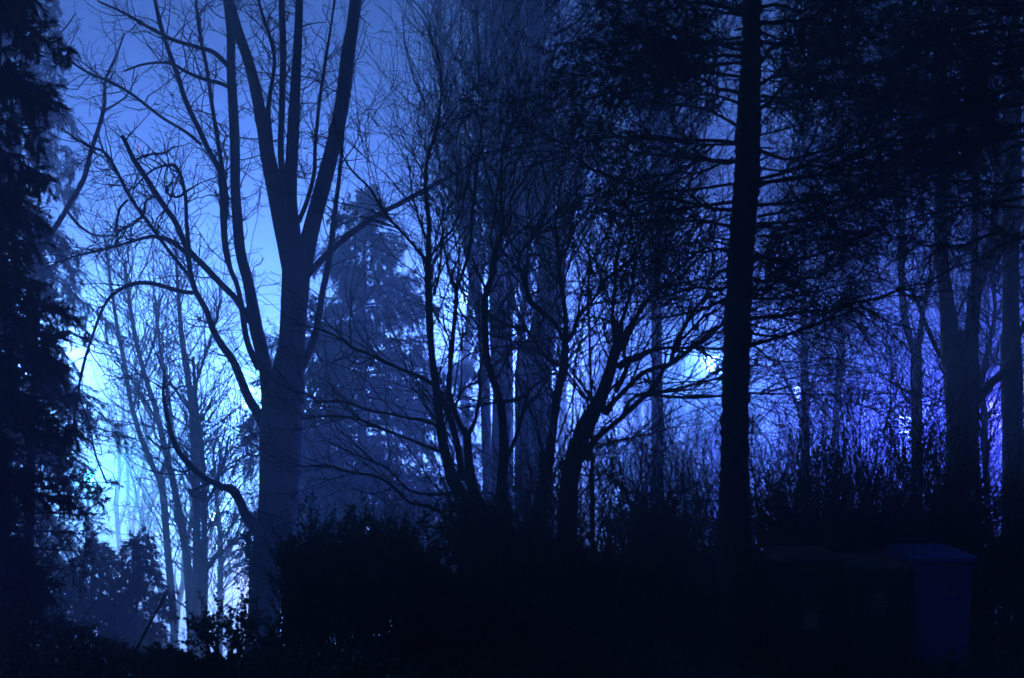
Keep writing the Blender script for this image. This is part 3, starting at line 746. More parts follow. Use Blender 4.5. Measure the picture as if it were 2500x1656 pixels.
conifer('spruce', 'hazy blue spruce with drooping tiers between the grey tree and the hazels', 882, 34, 13.6, [(0, 2.6), (3, 3.4), (5, 3.8), (7.5, 3.3), (9.2, 2.4), (11.2, 1.4), (12.8, .7), (13.6, .15)], 135, 66, spray=(22, 30), card=(.15, .026), droop=.36, tip=.22, z_low=2.6, trunk_r=.2, twig_hang=(-.5, -.1))
conifer('spruce', 'small hazy spruce left of the larger hazy spruce', 760, 42, 9.8, [(0, 1.5), (3, 1.7), (6, 1.5), (8, .9), (9.8, .15)], 50, 67, spray=(18, 20), card=(.2, .045), droop=.6, tip=.22, z_low=1.5, trunk_r=.16, twig_hang=(-.45, -.1), tiers=7)
conifer('spruce', 'very faint spruce right of the straight dark blue trunk', 1690, 40, 10.0, [(0, 2.6), (4, 2.7), (7, 1.9), (9, .8), (10, .15)], 70, 68, spray=(20, 20), card=(.2, .04), droop=.5, tip=.22, z_low=1.0, twig_hang=(-.45, -.1), tiers=8)


def pine(name, label, d, trunk, boughs, seed, extra=()):
    """A big conifer seen from below: traced trunk, boughs given as (crop, pts, needles per metre)."""
    r = np.random.default_rng(seed)
    crop, pp = trunk
    ox, oy, sc = CROPS[crop]
    q = resample(np.array([(ox + a * sc, oy + b * sc, w * sc) for a, b, w in pp]), 160)
    P = np.array([px(a, b, d) for a, b, w in q])
    R = q[:, 2] * .5 / F * d * (1 + .03 * np.convolve(r.normal(size=168), np.ones(3) / 3, 'same')[4:164])
    g = float(ground_z(P[0, 0], d))
    P = np.vstack([[P[0, 0], d, g - .2], P])
    R = np.concatenate([[R[0] * 1.2], R])
    root = thing(name, label, 'tree', (P[0, 0], d, g))
    tc = tubes(P[None], R[None], 22)
    tv = tc[0] + r.normal(size=tc[0].shape) * .010 * np.array([1, 1, .3])
    part('trunk', [(tv, tc[1], 0, True)], [M_dark], root)
    ns = 46
    zz = r.uniform(P[1, 2], P[1, 2] + 7.5, ns)
    an = r.uniform(0, 2 * math.pi, ns)
    c0 = np.stack([np.interp(zz, P[:, 2], P[:, 0]), np.full(ns, d), zz], 1)
    rr_ = np.interp(zz, P[:, 2], R)
    uu = np.linspace(0, 1, 4)
    ln_ = r.uniform(.03, .22, ns)
    od = np.stack([np.cos(an), np.sin(an), r.uniform(-.3, .5, ns)], 1)
    SB = c0[:, None] + od[:, None] * (rr_[:, None] * .8 + uu[None] * (ln_ + rr_ * .2)[:, None])[..., None]
    part('branch_stubs', [tubes(SB, r.uniform(.007, .02, ns)[:, None] * (1 - .5 * uu)[None], 5)], [M_dark], root, stuff=True)
    todo = []
    for crop, pp, sl, tw, nd in boughs:
        ox, oy, sc = CROPS[crop]
        q = resample(np.array([(ox + a * sc, oy + b * sc, w * sc) for a, b, w in pp]), 14)
        ln = np.concatenate([[0], np.cumsum(np.linalg.norm(np.diff(q[:, :2], axis=0), axis=1))])
        dep = d + sl * ln / F * d
        B = np.array([px(a, b, e) for (a, b, w), e in zip(q, dep)])
        todo.append((B, np.maximum(q[:, 2] * .5 / F * dep, .004), tw, nd))
    for n, zlo, zhi, Llo, Lhi, a0, a1, rise, tw, nd in extra:
        for k in range(n):
            z = zlo + (zhi - zlo) * (k + r.random()) / n
            a, L = math.radians(r.uniform(a0, a1)), r.uniform(Llo, Lhi)
            u = np.linspace(0, 1, 14)
            c = np.array([np.interp(z, P[:, 2], P[:, 0]), d, z])
            B = c + np.array([math.cos(a), math.sin(a), 0]) * (L * u)[:, None] + np.array([0, 0, L]) * (rise * u + r.uniform(-.35, .1) * u * u + .18 * u ** 4)[:, None]
            B += .012 * L * np.cumsum(r.normal(size=B.shape), 0)
            todo.append((B, np.linspace(.022, .004, 14), tw, nd))
    for B, RB, tw, nd in todo:
        Lm = np.linalg.norm(np.diff(B, axis=0), axis=1).sum()
        n1 = int(tw * Lm)
        s1, q1 = sprout(B[None], RB[None], n1, t=(.1, 1), ang=(25, 65), L=(.25, 1.1), K=7, up=(-.16, .06), wob=.12, rr=.6, rmax=.011, rend=.0035, r=r)
        s2, q2 = sprout(s1, q1, n1 * 6, t=(.15, 1), ang=(25, 65), L=(.1, .45), K=5, up=(-.12, .06), wob=.16, rr=.8, rmax=.006, rend=.0032, r=r)
        ch = [tubes(B[None], RB[None], 7), tubes(s1, q1, 3), tubes(s2, q2, 3)]
        nc = int(nd * 2.4 * Lm)
        if nc:
            ii = r.integers(0, len(s2), nc)
            kk = r.integers(0, 4, nc)
            ff = r.random((nc, 1))
            pos = s2[ii, kk] * (1 - ff) + s2[ii, kk + 1] * ff
            tn = norm(s2[ii, kk + 1] - s2[ii, kk])
            dr = norm(tn * .6 + r.normal(size=(nc, 3)) * .6)
            ch.append(leaves(pos, dr, .062 * r.uniform(.6, 1.4, nc), .007 * r.uniform(.7, 1.4, nc), 1, r=r))
        part('bough', ch, [M_dark, M_needle], root)
    return root


bo = []
rb = np.random.default_rng(77)
# long lower boughs to the right, rising towards their tips (crop C pixels)
for (x0, y0, x1, y1, w, sl, tw, nd) in [
        (345, 1330, 620, 1130, 26, .3, 9, 0), (345, 1330, 980, 1210, 22, -.3, 8, 60), (350, 1240, 760, 1080, 24, .5, 10, 60), (355, 1160, 1000, 1000, 26, .2, 10, 80),
        (362, 1080, 900, 960, 24, -.4, 10, 120), (365, 1010, 1300, 790, 30, .25, 8, 80), (368, 960, 1150, 870, 26, -.2, 9, 120), (372, 900, 1000, 780, 24, .4, 10, 160),
        (375, 840, 1180, 690, 26, .1, 9, 200), (378, 760, 900, 640, 22, -.4, 9, 160), (380, 680, 880, 560, 22, .4, 8, 120), (382, 600, 860, 470, 20, -.1, 8, 120),
        (384, 500, 800, 330, 20, .3, 7, 100), (386, 420, 900, 300, 20, -.3, 8, 160), (388, 330, 700, 180, 18, .2, 8, 200), (390, 240, 760, 120, 18, -.2, 9, 300),
        (390, 150, 800, 40, 18, .4, 9, 300), (392, 80, 700, -60, 18, -.4, 9, 300), (335, 1520, 900, 1400, 22, .2, 7, 0), (330, 1540, 760, 1560, 20, -.3, 6, 0), (335, 1560, 1050, 1330, 20, .5, 7, 0),
        (330, 1790, 1000, 1800, 16, .3, 4, 0)]:
    sag = rb.uniform(0, 70)
    y1 += rb.uniform(-70, 50); x1 += rb.uniform(-120, 60); w *= rb.uniform(.5, .95); tw *= 1.7; y0 += rb.uniform(-25, 25)
    mx, my = (x0 + x1) / 2, (y0 + y1) / 2 + sag
    bo.append(('C', [(x0, y0, w), ((x0 + mx) / 2, (y0 + my) / 2 + sag * .5, w * .8), (mx, my, w * .62), ((mx + x1) / 2, (my + y1) / 2 + sag * .3, w * .42), (x1, y1, w * .2)], sl, tw, nd))
# boughs to the left, arching down
for (x0, y0, x1, y1, w, sl, tw, nd) in [
        (230, 1340, -160, 1480, 22, .3, 6, 0), (235, 1230, -120, 1380, 20, -.2, 7, 40), (240, 1120, -200, 1180, 20, .4, 10, 0), (245, 1010, -240, 1060, 20, .1, 11, 0), (250, 930, -330, 960, 20, -.3, 11, 40),
        (255, 840, -380, 850, 22, .2, 11, 60), (262, 740, -300, 700, 20, -.3, 10, 60), (268, 640, -200, 600, 20, .3, 10, 40), (275, 560, -260, 520, 20, -.1, 9, 60), (282, 450, -160, 420, 18, .3, 7, 160),
        (290, 330, -420, 400, 24, .1, 16, 1100), (292, 280, -520, 330, 24, -.2, 16, 1100), (294, 220, -380, 260, 22, .25, 16, 1000), (296, 150, -260, 130, 20, -.3, 10, 400), (298, 80, -300, 20, 20, .2, 10, 400), (300, 20, -200, -60, 18, -.2, 10, 500),
        (250, 960, -100, 1010, 18, .5, 11, 20)]:
    sag = rb.uniform(-50, 25)
    y1 += rb.uniform(-50, 50); w *= rb.uniform(.5, .95); tw *= 1.5; y0 += rb.uniform(-25, 25)
    mx, my = (x0 + x1) / 2, (y0 + y1) / 2 + sag
    bo.append(('C', [(x0, y0, w), ((x0 + mx) / 2, (y0 + my) / 2 + sag * .5, w * .8), (mx, my, w * .62), ((mx + x1) / 2, (my + y1) / 2 + sag * .3, w * .42), (x1, y1, w * .2)], sl, tw, nd))
pine('conifer', 'tall black conifer trunk right of centre with long fanning boughs', 12, ('C', [(262, 2460, 150), (265, 2150, 128), (268, 1800, 116), (274, 1568, 118), (284, 1300, 116), (300, 1050, 116), (318, 800, 112), (330, 500, 104), (338, 250, 90), (343, 50, 84), (348, -200, 74), (352, -500, 60), (356, -1000, 34), (358, -1400, 10)]), bo, 71, extra=[(18, 3.2, 8.5, 1.4, 3.4, -70, 70, .25, 14, 90), (13, 3.4, 8.5, 1.2, 2.8, 110, 250, .1, 13, 30), (13, 5.6, 8.9, .9, 2.1, 190, 350, -.05, 14, 520)])

# dark conifer whose needles hang over the upper right
bo = []
for (x0, y0, x1, y1, w, sl, tw, nd) in [
        (1560, 60, 1000, 130, 26, .2, 16, 1000), (1560, 120, 900, 230, 26, -.2, 16, 1000), (1560, 200, 980, 340, 26, .1, 18, 1200), (1560, 280, 930, 480, 26, -.1, 18, 1100), (1560, 380, 1050, 600, 26, .25, 18, 1000),
        (1560, 470, 1130, 690, 24, -.2, 16, 900), (1570, 560, 1020, 740, 22, .1, 14, 700), (1570, 560, 1300, 730, 22, .3, 15, 800), (1560, 20, 1150, 10, 24, -.3, 14, 800), (1560, 330, 1200, 420, 22, .4, 18, 900),
        (1560, 440, 1280, 560, 22, -.4, 16, 800), (1560, -60, 1060, -60, 22, .1, 12, 700), (1580, 640, 1350, 760, 18, .1, 12, 400), (1580, 150, 1300, 250, 18, -.5, 16, 800)]:
    sag = rb.uniform(-40, 5)
    mx, my = (x0 + x1) / 2, (y0 + y1) / 2 + sag
    bo.append(('C', [(x0, y0, w), ((x0 + mx) / 2, (y0 + my) / 2 + sag * .5, w * .8), (mx, my, w * .62), ((mx + x1) / 2, (my + y1) / 2 + sag * .3, w * .42), (x1, y1, w * .2)], sl, tw, nd))
pine('conifer', 'black conifer at the right border whose needle boughs hang over the violet trunks', 13, ('C', [(1690, 2500, 150), (1670, 1900, 130), (1650, 1300, 116), (1630, 700, 104), (1610, 200, 90), (1600, -300, 74), (1596, -600, 60), (1590, -1100, 34), (1588, -1500, 10)]), bo, 72, extra=[(18, 4.2, 8.5, 1.6, 3.6, 110, 250, -.05, 12, 220)])
#@@ bushes

# ------------------------------------------------------------------ faint background trees
def far_tree(name, label, x, d, h, r0, seed, group, lean=0.0, n1=26, n2=260, n3=420, fork=.45, mat=None):
    r = np.random.default_rng(seed)
    p = px(x, 1172, d)
    g = float(ground_z(p[0], d))
    root = thing(name, label, 'tree', (p[0], d, g), group)
    u = np.linspace(0, 1, 14)
    P = np.stack([p[0] + lean * h * u + .012 * h * np.cumsum(r.normal(size=14)) * .5, d + .012 * h * np.cumsum(r.normal(size=14)) * .5, g - .3 + (h + .3) * u], 1)
    R = r0 * (1 - u) ** .75 + .01
    tr = [P]
    trR = [R]
    for k in range(2):                      # forks
        i = int(14 * fork * r.uniform(.7, 1.2))
        v = np.linspace(0, 1, 14)
        dx = r.choice([-1, 1]) * r.uniform(.08, .2) * h
        Q = P[i] + np.stack([dx * v ** .7, r.uniform(-.15, .15) * h * v, (h - P[i, 2] + g) * r.uniform(.75, 1.0) * v], 1) + .01 * h * np.cumsum(r.normal(size=(14, 3)), 0) * .4
        tr.append(Q)
        trR.append(R[i] * .7 * (1 - v) ** .8 + .01)
    part('trunk', [tubes(P[None], R[None], 8)], [mat or M_grey], root)
    for Q, RQ in zip(tr[1:], trR[1:]):
        part('limb', [tubes(Q[None], RQ[None], 6)], [mat or M_grey], root)
    tr, trR = np.array(tr), np.array(trR)
    a, b = sprout(tr, trR, n1, t=(.3, .98), ang=(20, 55), L=(.12 * h, .3 * h), K=8, up=.08, wob=.14, rr=.55, rmax=.05, rend=.009, r=r, shrink=.5)
    a2, b2 = sprout(a, b, n2, t=(.1, 1), ang=(25, 65), L=(.4, 1.9), K=6, up=.03, wob=.2, rr=.6, rmax=.015, rend=.008, r=r)
    a3, b3 = sprout(a2, b2, n3, t=(.15, 1), ang=(25, 65), L=(.25, .9), K=4, up=.03, wob=.22, rr=.75, rmax=.01, rend=.008, r=r)
    part('twigs', [tubes(a, b, 4), tubes(a2, b2, 3), tubes(a3, b3, 3)], [M_twig], root, stuff=True)


FL = 'faint twiggy tree lost in the bright fog behind the slim pale stems'
for k, (x, d, h, lean) in enumerate([(300, 46, 13, .02), (372, 52, 14, -.03), (640, 54, 14, -.05), (330, 60, 16, .04), (410, 40, 9.5, .08)]):
    far_tree('bare_tree', FL, x, d, h, .14, 400 + k, 'faint trees in the fog at left', lean, n1=24, n2=160, n3=150)
FR = 'faint thin trunk in the violet fog behind the right hand trees'
for k, (x, d, h, lean) in enumerate([(1905, 52, 17, .02), (1985, 46, 16, -.02), (2040, 58, 19, .03), (2090, 44, 15, -.04), (2130, 55, 18, .02), (2170, 40, 15, .04), (2240, 50, 17, -.03), (2290, 42, 16, .02), (2345, 56, 18, -.02), (2395, 44, 16, .05),
                                      (2440, 52, 17, -.03), (2010, 38, 14, .05), (2120, 36, 14, -.05), (2320, 34, 14, .04), (1860, 48, 16, -.03)]):
    far_tree('bare_tree', FR, x, d, h, .13, 500 + k, 'faint thin trunks in the fog at right', lean, n1=30, n2=240, n3=220)
FC = 'faint bare tree behind the tall pale trunks'
for k, (x, d, h, lean) in enumerate([(1010, 48, 20, -.02), (1110, 40, 20, .03), (1230, 46, 22, .02), (1370, 44, 20, .04), (1450, 50, 21, -.03), (1560, 44, 19, .03), (1660, 50, 20, -.02), (900, 54, 19, -.03), (1760, 46, 18, .02)]):
    far_tree('bare_tree', FC, x, d, h, .17, 600 + k, 'faint trees behind the tall pale trunks', lean, n1=26, n2=120, n3=70)


# ------------------------------------------------------------------ evergreen bushes and thicket
def bush(name, label, x, d, w, h, seed, nstem=40, nleaf=9000, leaf=(.06, .03), spiky=0.0, mat=None, category='bush', group=None):
    r = np.random.default_rng(seed)
    p = px(x, 1172, d)
    g = float(ground_z(p[0], d))
    root = thing(name, label, category, (p[0], d, g), group)
    K = 8
    u = np.linspace(0, 1, K)
    a = r.random(nstem) * 2 * math.pi
    rad = np.sqrt(r.random(nstem))
    tip = np.stack([np.cos(a) * rad * w * .5, np.sin(a) * rad * w * .32, h * np.sqrt(np.clip(1 - .8 * rad ** 2, 0, 1)) * r.uniform(.6, 1.08, nstem)], 1)
    b0 = tip * np.array([.25, .25, 0])
    S = np.array([p[0], d, g - .05]) + b0[:, None] + (tip - b0)[:, None] * u[None, :, None] + np.stack([0 * u, 0 * u, .12 * h * np.sin(u * math.pi)], 1)[None]
    S += .015 * np.cumsum(r.normal(size=S.shape), 1)
    RS = .012 * (1 - .75 * u)[None].repeat(nstem, 0)
    s1, q1 = sprout(S, RS, nstem * 9, t=(.25, 1), ang=(25, 65), L=(.12, .22 * h + .2), K=5, up=.06 + spiky, wob=.16, rr=.7, rmax=.007, rend=.003, r=r)
    part('stems', [tubes(S, RS, 5), tubes(s1, q1, 3)], [M_twig], root, stuff=True)
    allp = [(S, .3), (s1, .7)]
    ch = []
    for src, fr in allp:
        n = int(nleaf * fr)
        ii = r.integers(0, len(src), n)
        Kp = src.shape[1]
        tt = (.2 + .8 * r.random(n)) * (Kp - 1.001)
        kk = tt.astype(int)
        ff = (tt - kk)[:, None]
        pos = src[ii, kk] * (1 - ff) + src[ii, kk + 1] * ff
        tn = norm(src[ii, kk + 1] - src[ii, kk])
        dr = norm(tn * .7 + r.normal(size=(n, 3)) * .7)
        ch.append(leaves(pos, dr, leaf[0] * r.uniform(.6, 1.3, n), leaf[1] * r.uniform(.7, 1.3, n), 0, r=r))
    part('foliage', ch, [mat or M_leaf], root, stuff=True)
    return root


bush('juniper_bush', 'black spiky juniper bush just right of the grey tree base', 850, 13.2, 1.5, 1.45, 81, 60, 24000, (.075, .016), .18, M_needle)
bush('juniper_bush', 'black spreading juniper whose spiky shoots lean up to the left', 765, 13.4, .9, 1.5, 82, 34, 11200, (.075, .016), .2, M_needle)
bush('laurel_bush', 'black rounded laurel at the foot of the fanning hazel', 1015, 12.6, 1.5, 1.3, 83, 60, 22400, (.06, .027))
bush('laurel_bush', 'black rounded laurel between the two hazel stools', 1230, 12.4, 1.5, 1.3, 84, 60, 22400, (.06, .027))
bush('laurel_bush', 'black laurel under the leaning hazel', 1430, 12.3, 1.2, .95, 85, 50, 16000, (.06, .027))
bush('holly_bush', 'small leaved evergreen shoots left of the grey tree base', 565, 14.0, 1.0, .85, 86, 16, 1760, (.055, .03), .05)
bush('holly_bush', 'low small leaved shrub at the right foot of the grey tree', 720, 14.4, .8, .75, 87, 22, 3200, (.055, .03), .1)
bush('evergreen_bush', 'black bush behind the two left wheelie bins', 1900, 13.0, 1.9, 1.15, 88, 60, 19200, (.055, .022))
bush('evergreen_bush', 'tall black bush behind the blue wheelie bin', 2270, 13.2, 2.1, 1.75, 89, 80, 27200, (.055, .022))
bush('evergreen_bush', 'black bush at the lower right corner beside the blue wheelie bin', 2560, 12.4, 1.5, 1.6, 90, 60, 20800, (.055, .022))
bush('evergreen_bush', 'black bush at the foot of the black conifer trunk', 1660, 12.6, 1.6, .95, 91, 50, 17600, (.055, .022))
bush('evergreen_bush', 'low dark bush in the lower left corner', 40, 12.6, 1.5, .3, 92, 36, 12800, (.055, .022))
bush('evergreen_bush', 'low dark mound of leaves left of the grey tree', 400, 12.4, 1.2, .2, 93, 30, 11200, (.06, .03))

bush('evergreen_bush', 'loose dark bush behind the whip shrubs beside the low violet lamp', 1985, 16.5, 2.9, 2.5, 96, 60, 14400, (.055, .02))
bush('evergreen_bush', 'loose dark bush behind the whip shrubs left of the black conifer trunk', 1610, 16.5, 1.8, 2.0, 97, 40, 8000, (.055, .02))

# ivy climbing the left side of the grey trunk
r = np.random.default_rng(95)
n = 260
hh = r.random(n)
ed = np.array([px(613 + 5 * math.sin(6 * a) + r.normal() * 4 - 5 * a, 1480 - 185 * a, 19.7) for a in hh])
t = thing('ivy', 'ivy sprigs climbing the left side of the big grey trunk', 'ivy', px(610, 1480, 19.6))
st = np.array([px(616 + 4 * math.sin(6 * a) - 5 * a, 1500 - 205 * a, 19.75) for a in np.linspace(0, 1, 12)])
part('stem', [tubes(st[None], np.linspace(.012, .004, 12)[None], 4)], [M_twig], t)
part('foliage', [leaves(ed, r.normal(size=(n, 3)), .08 * r.uniform(.6, 1.3, n), .05, 0, r=r)], [M_leaf], t, stuff=True)


# bramble thicket: individual clumps of thin whips
def whips(label, x, d, w, h, n, seed, group='bare whip shrubs of the thicket', arch=.0):
    r = np.random.default_rng(seed)
    p = px(x, 1172, d)
    g = float(ground_z(p[0], d))
    root = thing('whip_shrub', label, 'shrub', (p[0], d, g), group)
    K = 12
    u = np.linspace(0, 1, K)
    b = np.stack([r.normal(size=n) * w * .22, r.normal(size=n) * w * .2, 0 * r.random(n) - .05], 1) + np.array([p[0], d, g])
    ht = h * (.35 + .75 * r.random(n) ** 1.3)
    dx, dy = r.standard_t(2.5, n).clip(-4, 4) * w * .28, r.normal(size=n) * w * .25
    S = b[:, None] + np.stack([dx[:, None] * u ** 1.5, dy[:, None] * u ** 1.5, ht[:, None] * (u - arch * r.random((n, 1)) * u ** 3)], -1)
    S += .013 * np.cumsum(r.normal(size=S.shape), 1) * (1 + u)[None, :, None]
    RS = r.uniform(.0045, .015, n)[:, None] * (1 - .72 * u)[None]
    s1, q1 = sprout(S, RS, n * 10, t=(.15, 1), ang=(15, 50), L=(.2, 1.1), K=6, up=.06, wob=.15, rr=.6, rmax=.006, rend=.0026, r=r)
    s2, q2 = sprout(s1, q1, n * 16, t=(.2, 1), ang=(25, 70), L=(.08, .4), K=4, up=.02, wob=.25, rr=.75, rmax=.0042, rend=.0026, r=r)
    part('stems', [tubes(S, RS, 4), tubes(s1, q1, 3), tubes(s2, q2, 3)], [M_twig], root, stuff=True)


WL = [('left of the black conifer trunk', 1500, 12.4, 1.3, 2.0, 44), ('nearest the leaning hazel', 1580, 13.4, 1.3, 2.4, 44), ('touching the black conifer trunk on its left', 1700, 12.7, 1.3, 2.2, 46),
      ('touching the black conifer trunk on its right', 1880, 12.6, 1.4, 2.4, 46), ('rising above the left bins', 1960, 13.6, 1.5, 2.5, 50), ('rising above the middle bin', 2060, 12.6, 1.4, 2.3, 54),
      ('tallest tangle left of the low violet lamp', 2110, 13.5, 1.5, 2.85, 60), ('in front of the low violet lamp', 2210, 12.9, 1.4, 2.35, 50), ('at the foot of the thick double trunk', 2310, 13.6, 1.5, 2.3, 46),
      ('at the foot of the right edge trunk', 2440, 13.0, 1.4, 2.1, 46), ('between the hazel stools', 1170, 13.6, 1.5, 1.9, 40), ('behind the laurels right of the hazels', 1330, 13.8, 1.4, 2.0, 44), ('low behind the juniper', 930, 14.6, 1.6, 1.7, 34)]
for k, (where, x, d, w, h, n) in enumerate(WL):
    whips('leafless whip shrub of thin upright stems ' + where, x, d, w, h, int(n * 1.5), 700 + k)

# faint mast with two red warning lights far behind
p = px(339, 362, 120)
g = float(ground_z(p[0], 120))
t = thing('radio_mast', 'very faint thin mast carrying two small red warning lights in the upper left', 'mast', (p[0], 120, g))
h = p[2] - g
mesh_obj('mast_pole', make_mesh('mast_pole', [lathe([(0, -.3), (.16, -.3), (.06, h), (0, h)], 8)]), [M_steel], t)
mr = bpy.data.materials.new('red_beacon')
mr.use_nodes = True
mr.node_tree.nodes.clear()
e = mr.node_tree.nodes.new('ShaderNodeEmission')
e.inputs[0].default_value, e.inputs[1].default_value = (1, .06, .1, 1), 22
mr.node_tree.links.new(e.outputs[0], mr.node_tree.nodes.new('ShaderNodeOutputMaterial').inputs[0])
for dz in (.35, -.1):
    mesh_obj('beacon', make_mesh('beacon', [lathe([(0, h + dz - .1), (.11, h + dz - .08), (.11, h + dz + .06), (0, h + dz + .12)], 8)]), [mr], t)

# ground cover
r = np.random.default_rng(120)
n = 26000
X, Y = r.uniform(-8.5, 8.5, n), r.uniform(8.5, 15, n)
pos = np.stack([X, Y, ground_z(X, Y) + r.uniform(0, .10, n) * (1 + np.sin(X * 2.3 + Y))], 1)
o = mesh_obj('ivy_ground_cover', make_mesh('ivy_ground_cover', [leaves(pos, r.normal(size=(n, 3)) + np.array([0, 0, .5]), .08 * r.uniform(.5, 1.3, n), .05, 0, r=r)]), [M_leaf])
o['kind'] = 'stuff'
n = 22000
X, Y = r.uniform(-8.5, 8.5, n), r.uniform(8.5, 14, n)
pos = np.stack([X, Y, ground_z(X, Y) - .01], 1)
o = mesh_obj('grass', make_mesh('grass', [needles3(pos, r.normal(size=(n, 3)) * .35 + np.array([0, 0, 1]), .16 * r.uniform(.5, 1.5, n), .012, 0, r=r)]), [M_grass])
o['kind'] = 'stuff'

# bare sticks leaning out of the lower left foliage
build_tree('dead_branch', 'long bare stick leaning right out of the low left foliage', 'branch', 13.5, [('D', [(560, 1560, 14), (600, 1470, 13), (660, 1350, 11), (720, 1240, 9), (755, 1180, 6)])], [], M_brown, seed=91)
build_tree('dead_branch', 'short bare stick standing in the low left foliage', 'branch', 13.2, [('D', [(470, 1560, 12), (490, 1480, 10), (520, 1370, 7)])], [], M_brown, seed=92)


# ------------------------------------------------------------------ wheelie bins
def rrect(w, dp, r, n=4):
    pts = []
    for cx, cy, a0 in ((w / 2 - r, dp / 2 - r, 0), (-w / 2 + r, dp / 2 - r, 90), (-w / 2 + r, -dp / 2 + r, 180), (w / 2 - r, -dp / 2 + r, 270)):
        for k in range(n + 1):
            a = math.radians(a0 + 90 * k / n)
            pts.append((cx + r * math.cos(a), cy + r * math.sin(a)))
    return np.array(pts)


def loft(rings, mi=0, cap0=True, cap1=True, smo=False):
    """rings: list of (n,3) arrays."""
    V = np.concatenate(rings)
    n = len(rings[0])
    f = []
    for k in range(len(rings) - 1):
        a = np.arange(n) + k * n
        b = np.roll(np.arange(n), -1) + k * n
        f.append(np.stack([a, b, b + n, a + n], 1))
    out = [(V, np.concatenate(f), mi, smo)]
    for flag, ring, rev in ((cap0, rings[0], True), (cap1, rings[-1], False)):
        if flag:
            out.append((ring, (np.arange(n)[::-1] if rev else np.arange(n))[None], mi, False))
    return out


def ring(w, dp, z, r=.05, oy=0.0):
    q = rrect(w, dp, r)
    return np.column_stack([q[:, 0], q[:, 1] + oy, np.full(len(q), z)])


def bx(c, s, mi=0):
    c, s = np.array(c, float), np.array(s, float) / 2
    v = np.array([[x, y, z] for x in (-1, 1) for y in (-1, 1) for z in (-1, 1)]) * s + c
    return (v, np.array([[0, 1, 3, 2], [4, 6, 7, 5], [0, 4, 5, 1], [2, 3, 7, 6], [0, 2, 6, 4], [1, 5, 7, 3]]), mi, False)


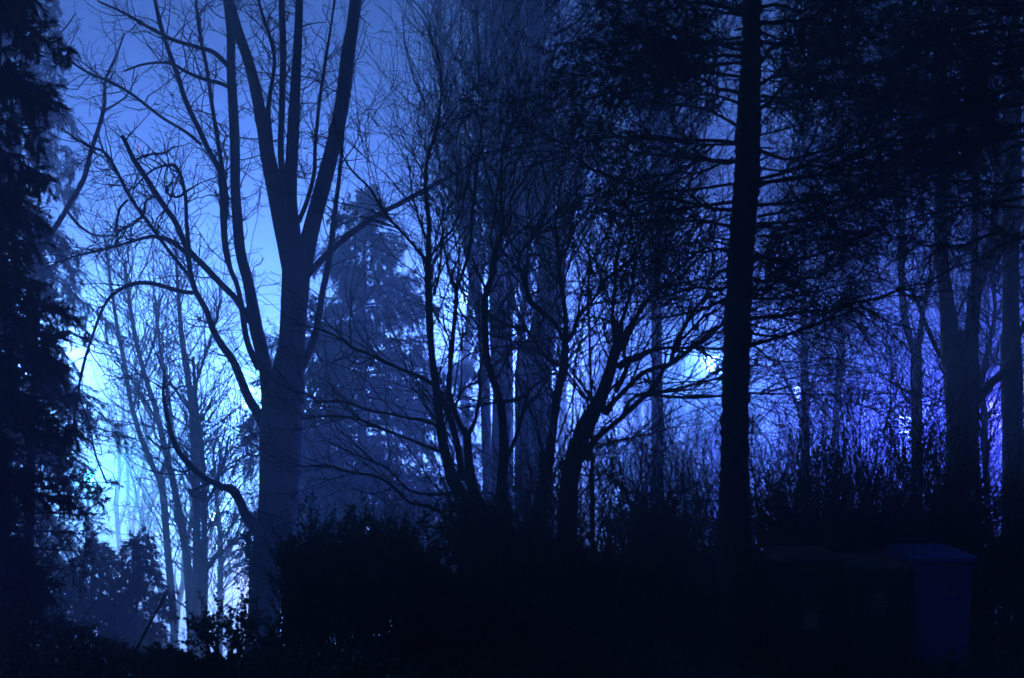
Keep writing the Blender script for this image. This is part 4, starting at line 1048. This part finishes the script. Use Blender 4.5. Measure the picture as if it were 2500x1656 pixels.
def wheelie_bin(label, x, y, rot, mbody, mlid, sticker):
    g = float(ground_z(x, y))
    t = thing('wheelie_bin', label, 'wheelie bin', (x, y, g), 'wheelie bins in a row')
    t.rotation_euler = (0, 0, rot)

    def add(name, ch, mats):
        return mesh_obj(name, make_mesh(name, ch), mats, t)
    # body: front is -y
    add('body', loft([ring(.44, .50, .04, .05, .02), ring(.47, .53, .10, .05, .01), ring(.545, .66, .90, .05, -.005), ring(.55, .67, .93, .05, -.005), ring(.585, .71, .935, .05, -.005), ring(.585, .71, .985, .05, -.005), ring(.565, .69, .99, .05, -.005)]), [mbody])
    # lid: shallow dome with a front lip, higher at the hinge
    rings = []
    for w, dp, z, tilt in ((.625, .77, .992, .0), (.635, .78, 1.0, .0), (.635, .78, 1.03, .02), (.60, .74, 1.045, .05), (.50, .62, 1.062, .075), (.3, .4, 1.07, .085)):
        q = ring(w, dp, z, .06, -.012)
        q[:, 2] += tilt * (q[:, 1] + .39) / .78
        rings.append(q)
    add('lid', loft(rings), [mlid])
    add('lid_grip', [bx((0, -.412, 1.008), (.30, .03, .022))], [mlid])
    hp = np.stack([np.linspace(-.27, .27, 9), np.full(9, .45), np.full(9, .985)], 1)
    hb = add('handle', [tubes(hp[None], np.full((1, 9), .016), 8)], [mbody])
    for sx in (-.22, .22):
        mesh_obj('handle_bracket', make_mesh('handle_bracket', [bx((sx, .402, .972), (.04, .1, .045))]), [mbody], hb)
    ax = np.stack([np.linspace(-.27, .27, 5), np.full(5, .29), np.full(5, .10)], 1)
    add('axle', [tubes(ax[None], np.full((1, 5), .012), 8)], [M_steel])
    for sx in (-.275, .275):
        c = lathe([(0, -.03), (.085, -.03), (.1, -.02), (.1, .02), (.085, .03), (0, .03)], 18)
        v = c[0][:, [2, 0, 1]] + np.array([sx, .29, .10])
        add('wheel', [(v, c[1], 0, False)], [M_rubber])
    # sticker follows the tapering front face
    n_ = np.array([0, -.8, -.075])
    n_ = n_ / np.linalg.norm(n_)
    upv = np.array([0, -.0645, .8])
    upv = upv / np.linalg.norm(upv)

    def face_pt(u, h, off):
        yf = -(.53 / 2 - .01) + (h - .10) / .80 * (-(.66 / 2 + .005) + (.53 / 2 - .01))
        return np.array([u, yf, h]) + n_ * off

    def plate(u0, u1, h0, h1, th):
        c = [face_pt(u0, h0, 0), face_pt(u1, h0, 0), face_pt(u1, h1, 0), face_pt(u0, h1, 0)]
        d_ = [face_pt(u0, h0, th), face_pt(u1, h0, th), face_pt(u1, h1, th), face_pt(u0, h1, th)]
        v = np.array(c + d_)
        return (v, np.array([[4, 5, 6, 7], [0, 1, 5, 4], [1, 2, 6, 5], [2, 3, 7, 6], [3, 0, 4, 7]]), 0, False)
    if sticker == 'tall':
        s_ = add('sticker', [plate(-.075, .06, .42, .80, .003)], [M_print])
        mesh_obj('sticker_panel', make_mesh('sticker_panel', [plate(-.07, .075, .42, .56, .006)]), [M_paper], s_)
    elif sticker == 'wide':
        s_ = add('sticker', [plate(-.085, .085, .60, .82, .003)], [M_print])
        for hz in (.63, .66, .69, .72):
            mesh_obj('printed_line', make_mesh('printed_line', [plate(-.06, .06, hz, hz + .009, .0045)]), [M_paper], s_)
        mesh_obj('printed_triangle', make_mesh('printed_triangle', [(np.array([face_pt(-.05, .80, .0045), face_pt(.05, .80, .0045), face_pt(0, .745, .0045)]), np.array([[2, 1, 0]]), 0, False)]), [M_paper], s_)
    else:
        ch = []
        c0, R0 = (.07, .775), .062
        for k in range(3):                      # three chasing arrows
            a = np.radians(90 + 120 * k + np.linspace(12, 82, 8))
            vi = np.array([face_pt(c0[0] + (R0 - .014) * math.cos(q), c0[1] + (R0 - .014) * math.sin(q), .003) for q in a])
            vo = np.array([face_pt(c0[0] + (R0 + .010) * math.cos(q), c0[1] + (R0 + .010) * math.sin(q), .003) for q in a])
            V = np.concatenate([vi, vo])
            i_ = np.arange(7)
            ch.append((V, np.stack([i_, i_ + 8, i_ + 9, i_ + 1], 1), 0, False))
            e = a[-1]
            tip = e + .34
            ch.append((np.array([face_pt(c0[0] + (R0 - .030) * math.cos(e), c0[1] + (R0 - .030) * math.sin(e), .003), face_pt(c0[0] + (R0 + .026) * math.cos(e), c0[1] + (R0 + .026) * math.sin(e), .003),
                                 face_pt(c0[0] + R0 * math.cos(tip), c0[1] + R0 * math.sin(tip), .003)]), np.array([[0, 1, 2]]), 0, False))
        add('recycling_emblem', ch, [M_paper])


ROT = math.radians(1.5)
for sx, yaw, dy, mb, ml, st, lab in (
        (2304, 0.0, .0, M_blue, M_blue, 'emblem', 'blue wheelie bin with a pale recycling emblem, rightmost of the row'),
        (2138, .03, -.05, M_black, M_green, 'wide', 'dark wheelie bin with a green lid and a faint lined sticker, middle of the row'),
        (1981, -.03, -.02, M_black, M_black, 'tall', 'dark wheelie bin with a dark lid and a tall pale sticker, leftmost of the row')):
    pb = px(sx, 1500, 11.2)
    wheelie_bin(lab, pb[0] + .01, 11.2 + .36 + dy, ROT + yaw, mb, ml, st)
